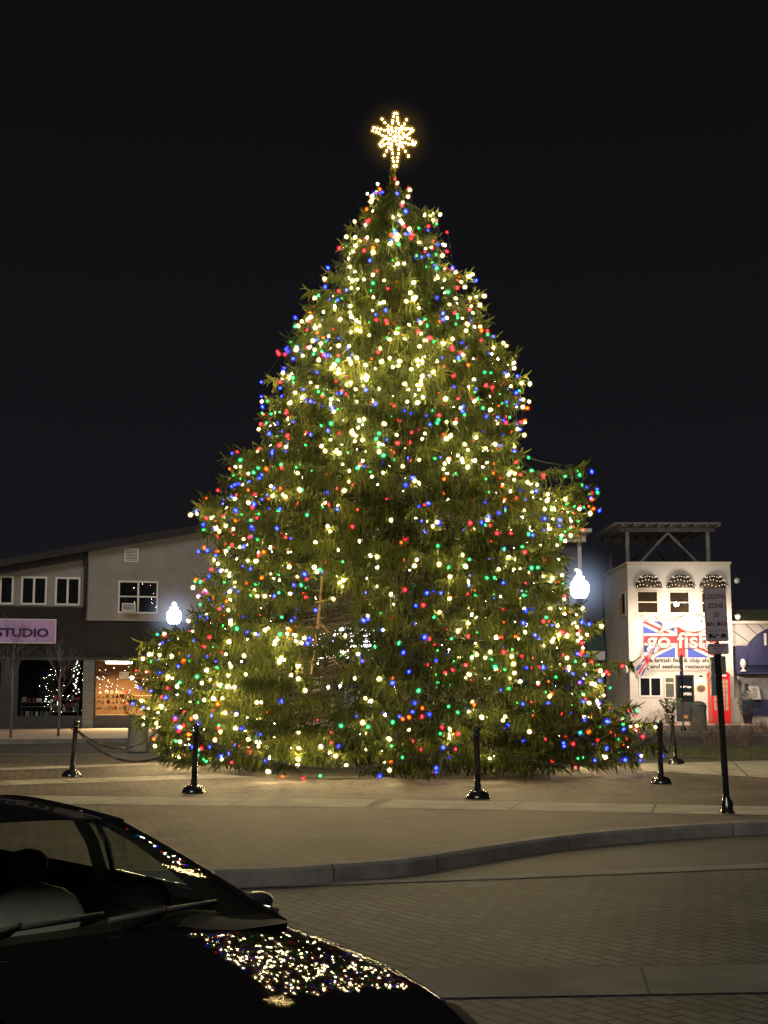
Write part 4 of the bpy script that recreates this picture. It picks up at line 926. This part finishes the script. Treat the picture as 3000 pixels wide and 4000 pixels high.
spot((13.0, YR-2.6, 5.4), (14.6, YR, 3.6), 470, FC, 150); spot((18.2, YR-2.3, 5.4), (17.0, YR, 3.2), 560, FC, 150); spot((15.4, YR-4.5, 3.4), (15.4, YR, 2.6), 1150, FC, 150)  # outer pair for the floodlights; middle one an added fill without fixture
spot((15.5, YR-1.5, 6.2), (15.5, YR, 6.6), 130, (1, .90, .74), 160); spot((16.33, YR-.5, 2.25), (16.0, YR, 1.0), 40, (1, .75, .45), 160)  # added fill for the upper wall; last one carries the lantern's light
# roof pergola
pg = thing('roof_pergola', 'weathered timber pergola with diagonal braces on the restaurant roof', 'pergola', (0, 0, 0))
for x in (12.85, 17.1):
    for y in (73.0, 78.5): b = MB(); b.box(x-.09, x+.09, y-.09, y+.09, 8.23, 10.0); b.build('post', M['timber'], pg)
b = MB()
for y in (73.0, 78.5): b.box(12.45, 17.5, y-.07, y+.07, 10.0, 10.2)
for x in np.linspace(12.5, 17.6, 9): b.box(x-.05, x+.05, 72.3, 79.2, 10.225, 10.36)
b.build('beams', M['timber'], pg)
b = MB(); b.box(12.05, 17.6, 72.3, 79.3, 10.365, 10.40); b.build('roof', M['pale_metal'], pg)
for a, c_ in (((15.0, 9.95), (13.5, 8.3)), ((15.0, 9.95), (16.6, 8.3))):
    for y in (73.0, 78.5): b = MB(); b.tube([(a[0], y, a[1]), (c_[0], y, c_[1])], .065, 4, 0, True, False); b.build('brace', M['timber'], pg)
# street furniture at the restaurant
p2 = thing('street_sign', 'thin black signpost with edge-on plates in front of the restaurant door', 'sign pole', (12.68, 59.5, -.012))
b = MB(); b.lathe([(.13, 0), (.13, .04), (.08, .15), (.04, .22), (.035, 3.2)], n=10); b.build('pole', M['blackiron'], p2)
b = MB(); b.box(-.05, .05, -.04, .2, 2.55, 3.15); b.build('plate', M['signback'], p2)
b = MB(); b.box(-.05, .05, -.04, .2, 2.28, 2.5); b.build('plate', M['blue'], p2)
def pot(x, y, h, wd, label, name, seed, bush=False):
    random.seed(seed)
    t = thing(name, label, 'potted plant', (x, y, -.012)); s_ = wd
    b = MB(); b.lathe([(.2*s_, 0), (.28*s_, .45*s_), (.31*s_, .47*s_), (.31*s_, .52*s_)], n=14); b.build('pot', M['bin'] if not bush else M['blackmatte'], t)
    b = MB()
    for k in range(900 if bush else 420):
        a = random.uniform(0, 2*PI); q = random.random(); zz = .5*s_+h*q
        rr = (.42*math.sin(min(1, q*1.1+.12)*PI)**.6+.04)*s_*random.uniform(.3, 1) if bush else (.05+.55*q)*s_*random.uniform(.2, 1)
        p = Vector((rr*math.cos(a), rr*math.sin(a), zz)); d = Vector((math.cos(a)+random.uniform(-.5, .5), math.sin(a)+random.uniform(-.5, .5), random.uniform(-.2, .9))).normalized(); sd = d.cross(Vector((random.uniform(-1, 1), random.uniform(-1, 1), 1))).normalized(); L = .10 if bush else .17
        b.add([p, p+d*L*.5+sd*L*.22, p+d*L, p+d*L*.5-sd*L*.22], [(0, 1, 2, 3)])
    b.build('leaves', M['leafgreen'], t, False)
pot(14.45, YR-1.3, .75, 1.0, 'leafy plant in a pale pot under the restaurant window', 'potted_plant', 41)
pot(18.55, 71.6, 1.5, 1.0, 'tall clipped evergreen in a black pot between the restaurant and blue awning shop', 'potted_evergreen', 42, True)

# ------------------------------------------------------------------ blue awning shop on the right
BB = thing('blue_awning_shop', 'low white-sided shop with navy arched awning at the right edge', 'building', (0, 0, 0)); YB = 72.8
b = MB(); b.box(18.06, 30, YB, YB+8, 0, 5.25); b.build('wall', M['siding'], BB)
b = MB(); b.grid(lambda u, v: (18.06+12*u, YB-.25+3*v, 5.28+.75*v), 1, 1); b.box(18.06, 30, YB-.3, YB-.0, 5.12, 5.26, 1); b.build('roof', [M['greenroof'], M['cream']], BB)
b = MB()
for (xa, za), (xb, zb) in (((18.25, 4.75), (19.35, 3.95)), ((18.9, 5.12), (19.6, 4.45)), ((19.6, 5.12), (19.95, 4.75))): 
    b.slab(strip((xa, za), (xb, zb), .035), YB-.012, YB-.002)
b.build('siding_joints', M['joint'], BB)
b = MB(); b.slab([(20.95+2.3*math.cos(a), 2.95+2.1*math.sin(a)) for a in np.linspace(0, PI, 25)][::-1], YB-1.2, YB-.02); b.build('arch_awning', M['navy'], BB)
b = MB(); b.box(18.15, 26, YB-.95, YB-.022, 2.5, 3.95); b.build('awning', M['navy'], BB)
text('lettering', 'I', .85, (19.58, YB-1.22, 3.98), M['signwhite'], BB, .01, .02); text('lettering', 'I', .85, (19.86, YB-1.22, 3.98), M['signwhite'], BB, .01, .02)
b = MB(); b.box(18.45, 26, YB-.06, YB-.001, 1.2, 2.48); b.build('shop_window', M['goods_c'], BB)
b = MB(); b.box(18.6, 26, YB-.14, YB-.001, .38, 1.17); b.build('navy_panel', M['navy'], BB)
b = MB(); b.box(18.1, 18.45, YB-.10, YB-.001, 0, 2.45); b.build('door_post', M['cream'], BB)
b = MB(); b.slab([(18.82, 1.22), (18.79, 1.90), (19.38, 1.86), (19.48, 1.20)][::-1], YB-.40, YB-.37, 0)
for k in range(4): b.box(18.98, 19.30, YB-.404, YB-.4005, 1.36+.11*k, 1.39+.11*k, 1)
tag(b.build('poster_board', [M['signwhite'], M['goods_c']], None), 'white poster board with grey lines of print before the blue awning shop', 'poster')
bs_ = MB(); bs_.lathe([(.16, 0), (.16, .06), (.07, .1), (.06, .2), (.13, .26), (.16, .42), (.12, .55), (.10, .62), (.01, .66)], n=12, sy=.6)
o = bs_.build('bust_sign', M['signwhite'], None); o.location = (18.42, YB-1.15, 2.62); tag(o, 'small white bust figure at the left end of the navy awning', 'bust')
bx = MB(); bx.box(-.14, .2, -.05, .15, -.28, 0); 

# ------------------------------------------------------------------ the black car
F = Vector((.66, -.75)).normalized(); ang = math.atan2(F.y, F.x)
car = thing('parked_car', 'glossy black car in the left foreground reflecting the tree lights', 'car', (-.865, 4.81, -.095), ang)
def hw(x): return .775 if x < .1 else .775*max(.02, 1-((x-.1)/1.40)**2.6)**.5    # plan half width at the shoulder
def hh(x): return max(.05, hw(x)-.095)
def hz(x, y):
    s = (x+.22)/1.45; a = abs(y)/.72
    return .978-.035*s-.175*s*s-.055*a*a
XN = 1.24
def wb(y): return -.11-.03*(y/.70)**2                       # windscreen base line
b = MB(); b.grid(lambda u, v: ((lambda y0: (lambda x: (x, y0*hh(x)/.705, hz(x, y0*hh(x)/.705)))(wb(y0)+.03+(XN-wb(y0)-.03)*u))(-.705+1.41*v)), 40, 40)
b.build('hood', M['paint'], car, True)
for s_ in (1, -1):
    fb_ = MB()
    def fen(u, v):
        x = -.25+(XN+.25)*u; e = hh(x) if x > -.12 else .705
        y0, z0 = e+.006, hz(max(x, -.15), e)-.004; W = hw(x)+.06
        if v < .6: a = v/.6*PI/2; y = y0+(W-y0)*math.sin(a); z = z0+.012*math.sin(a*2)-(.20)*(1-math.cos(a))
        else: t = (v-.6)/.4; y = W-.02*t; z = z0-.20-(z0-.20-.28)*t
        return (x, s_*y, z)
    fb_.grid(fen, 36, 18); fb_.build('fender', M['paint'], car)
    hl = MB(); hl.grid(lambda u, v: (lambda x: (x+.012, s_*(hh(x)+.03+(hw(x)+.055-hh(x))*v), hz(x, hh(x))-.005-.10*v*v+.006))(.88+.34*u), 10, 6); hl.build('headlight', M['trim'], car)
nm = MB(); nm.grid(lambda u, v: ((lambda a: (XN+.12*math.cos(a)*math.sin(v*PI/2), (hw(XN)+.05)*math.sin(a), hz(XN, 0)-.06*math.sin(a)**2-.50*(1-math.cos(v*PI/2))))(-PI/2+PI*u)), 24, 10); nm.build('bumper', M['paint'], car)
def gl(u, v, off=0):                                         # windscreen: u up, v across
    yb, yt = -.70+1.40*v, -.565+1.13*v
    p = Vector((wb(yb), yb, .970-.012*(yb/.7)**2)); q_ = Vector((-.97-.12*(yt/.565)**2, yt, 1.285-.03*(yt/.565)**2))
    r_ = p.lerp(q_, u); r_ += Vector((.33, 0, 1)).normalized()*(.010*math.sin(u*PI)+off)
    return r_
b = MB(); b.grid(lambda u, v: gl(.0+1*u, v), 16, 24); b.build('windscreen', M['carglass'], car, False)
b = MB(); b.grid(lambda u, v: gl(-.045+.05*u, v, .002), 2, 24); b.build('cowl', M['trim'], car)
for s_ in (1, -1):
    v0 = 1 if s_ > 0 else 0
    pts = [gl(t, v0)+Vector((0, s_*.018, -.024)) for t in np.linspace(-.05, .99, 14)]
    b = MB(); b.tube(pts, .030, 8); b.build('windscreen_pillar', M['paint'], car)
    b = MB(); b.grid(lambda u, v: gl(u, v0+(-s_)*.10*v*(.5+.9*(1-u)), -.012), 12, 3); b.build('pillar_trim', M['interior'], car)
def roof(u, v):
    y = -.59+1.18*v; x0 = -.97-.12*((y)/.59)**2; x = x0-1.55*u
    z = 1.283+.045*math.sin(min(1, u*1.25)*PI*.62)-.12*max(0, u-.55)**1.4-.036*(y/.59)**2
    return (x, y, z)
b = MB(); b.grid(roof, 24, 20); b.build('roof', M['paint'], car)
b = MB(); b.grid(lambda u, v: (lambda p: (p[0]+.012-.02*u, p[1], p[2]-.004+.004*u))(roof(0, v)), 1, 20); b.build('header_trim', M['chrome'], car)
for s_ in (1, -1):
    b = MB(); b.tube([Vector(roof(u, 1 if s_ > 0 else 0))+Vector((0, s_*.02, -.02)) for u in np.linspace(0, 1, 14)], .028, 8); b.build('roof_rail', M['paint'], car)
    # door: outer skin, inner panel, glass frame
    dm = MB(); dm.grid(lambda u, v: (-.22-1.25*u, s_*(.80+.075*math.sin(v*PI*.5)), .955+.03*u-.65*v), 8, 8); d_ = dm.build('door', M['paint'], car)
    dp = MB(); dp.grid(lambda u, v: (-.20-1.3*u, s_*(.795-.07*v), .96+.03*u-.12*v), 8, 4); dp.box(-1.5, -.2, s_*.70-.02, s_*.70+.02, .35, .86); dp.build('door_panel', M['interior'], d_)
    dl = MB(); dl.tube([(-.24, s_*.785, .962), (-1.45, s_*.785, .992)], .008, 6); dl.build('belt_trim', M['chrome'], d_)
    bp_ = MB(); bp_.tube([(-1.50, s_*.77, .96), (-1.42, s_*.67, 1.13), (-1.36, s_*.56, 1.25)], [.035, .032, .03], 6); bp_.build('door_pillar', M['pillartrim'], car)
    wf_ = MB(); wf_.tube([(-1.40, s_*.775, .97), (-1.31, s_*.68, 1.13), (-1.25, s_*.58, 1.25)], .014, 6); wf_.build('window_frame', M['chrome'], d_)
    b = MB(); b.grid(lambda u, v: ((lambda lo, hi: lo.lerp(hi, v))(Vector((-.38-.98*u, s_*.70, .955)), Vector((-1.06-.20*u-.0*v, s_*.56, 1.235)))), 6, 4); b.build('door_glass', M['wingglass'], d_, False)
    rq = MB(); rq.grid(lambda u, v: (-1.47-1.5*u, s_*(.80+.075*math.sin(v*PI*.5)-.12*u*u), .985+.02*u-.7*v), 8, 8); rq.build('rear_quarter', M['paint'], car)
    mr = MB(); mr.ball((0, 0, 0), .085, 16, 0, .8); me_ = mr.build('mirror', M['mirrorpaint'], car); me_.location = (-.43, s_*.855, .955); me_.scale = (.5, .9, .60); 
    mr = MB(); mr.tube([(.01, -s_*.09, -.05), (.01, -s_*.02, -.02)], .022, 6); mr.build('mirror_arm', M['trim'], me_)
b = MB(); b.grid(lambda u, v: (-2.53-.45*u, -.6+1.2*v, 1.285-.33*u), 2, 8); b.build('rear_window', M['darkglass'], car, False)
b = MB(); b.grid(lambda u, v: (-2.95-.35*math.sin(u*PI/2), -.72+1.44*v, .97-.65*(1-math.cos(u*PI/2))), 8, 8); b.build('tail', M['paint'], car)
# cabin
b = MB(); b.grid(lambda u, v: (.02-.62*u, -.70+1.40*v, .948-.015*u-.10*max(0, u-.75)*4*.25+.055*math.exp(-((v-.77)/.13)**2)*math.sin(u*PI*.9)), 14, 24); b.box(-.62, -.55, -.70, .70, .5, .885); b.build('dashboard', M['interior'], car)
b = MB(); b.box(-2.5, -.3, -.72, .72, .25, .32); b.build('floor_pan', M['interior'], car)
b = MB(); b.tube([(-.64+.10*math.sin(t)*.9, .38+.185*math.cos(t), .90+.17*math.sin(t)) for t in np.linspace(0, 2*PI, 25)], .016, 8); b.tube([(-.66, .20, .90), (-.60, .38, .90), (-.66, .56, .90)], .02, 6); b.build('steering_wheel', M['trim'], car)
for s_ in (1, -1):
    st_ = MB()
    def back(u, v):
        a = 2*PI*v; h = .42+.56*u; tw = .245*(1-.38*max(0, u-.45)**1.3*1.6); th = .075*(1-.4*u)
        ca, sa = math.cos(a), math.sin(a); e = lambda t: math.copysign(abs(t)**.6, t)
        sh_ = math.sqrt(max(0, 1-max(0, (u-.8)/.2)**2)) if u > .8 else 1
        return (-1.13-.26*u+th*e(sa)*max(.1, sh_), s_*.37+tw*e(ca)*max(.12, sh_), h)
    st_.grid(back, 16, 24); s0 = st_.build('seat', M['seat'], car)
    cs = MB(); cs.grid(lambda u, v: (-1.1+.52*u, s_*.37+.25*(2*v-1), .47+.03*math.sin(u*PI)+.02*abs(2*v-1)), 6, 6); cs.build('cushion', M['seat'], s0)
    hr = MB(); hr.lathe([(.01, -.07), (.07, -.065), (.095, -.02), (.095, .02), (.06, .055), (.01, .065)], (-1.44, s_*.37, 1.05), 14, 0, True, .5, 1.0); hr.build('headrest', M['interior'], s0)
# wipers
for ya, yb_, off in ((-.62, .02, .016), (.02, .52, .016)):
    wp = MB(); wp.tube([gl(.055, (ya+.7)/1.4, off), gl(.075, ((ya+yb_)/2+.7)/1.4, off+.004), gl(.10, (yb_+.7)/1.4, off)], .011, 6); w0_ = wp.build('wiper', M['wiper'], car)
    wa = MB(); a0 = gl(-.02, (ya+.72)/1.4, .02); wa.tube([a0, gl(.03, (ya*.6+yb_*.4+.7)/1.4, .03), gl(.085, ((ya+yb_)/2+.7)/1.4, .026)], [.014, .012, .008], 6); wa.build('wiper_arm', M['trim'], w0_)
for x in (.55, -2.2):
    for s_ in (1, -1):
        wt = MB(); prof = [(.20, -.1), (.30, -.1), (.325, -.06), (.325, .06), (.30, .1), (.20, .1)]
        wt.lathe(prof, n=28); wo = wt.build('wheel', M['rubber'], car); wo.rotation_euler = (PI/2, 0, 0); wo.location = (x, s_*.76, .325)
        wr = MB(); wr.lathe([(.02, .06), (.06, .07), (.19, .05), (.2, .09), (.21, .09), (.21, -.09)], n=20); wr.build('rim', M['chrome'], wo)
print('objects', len(bpy.data.objects))
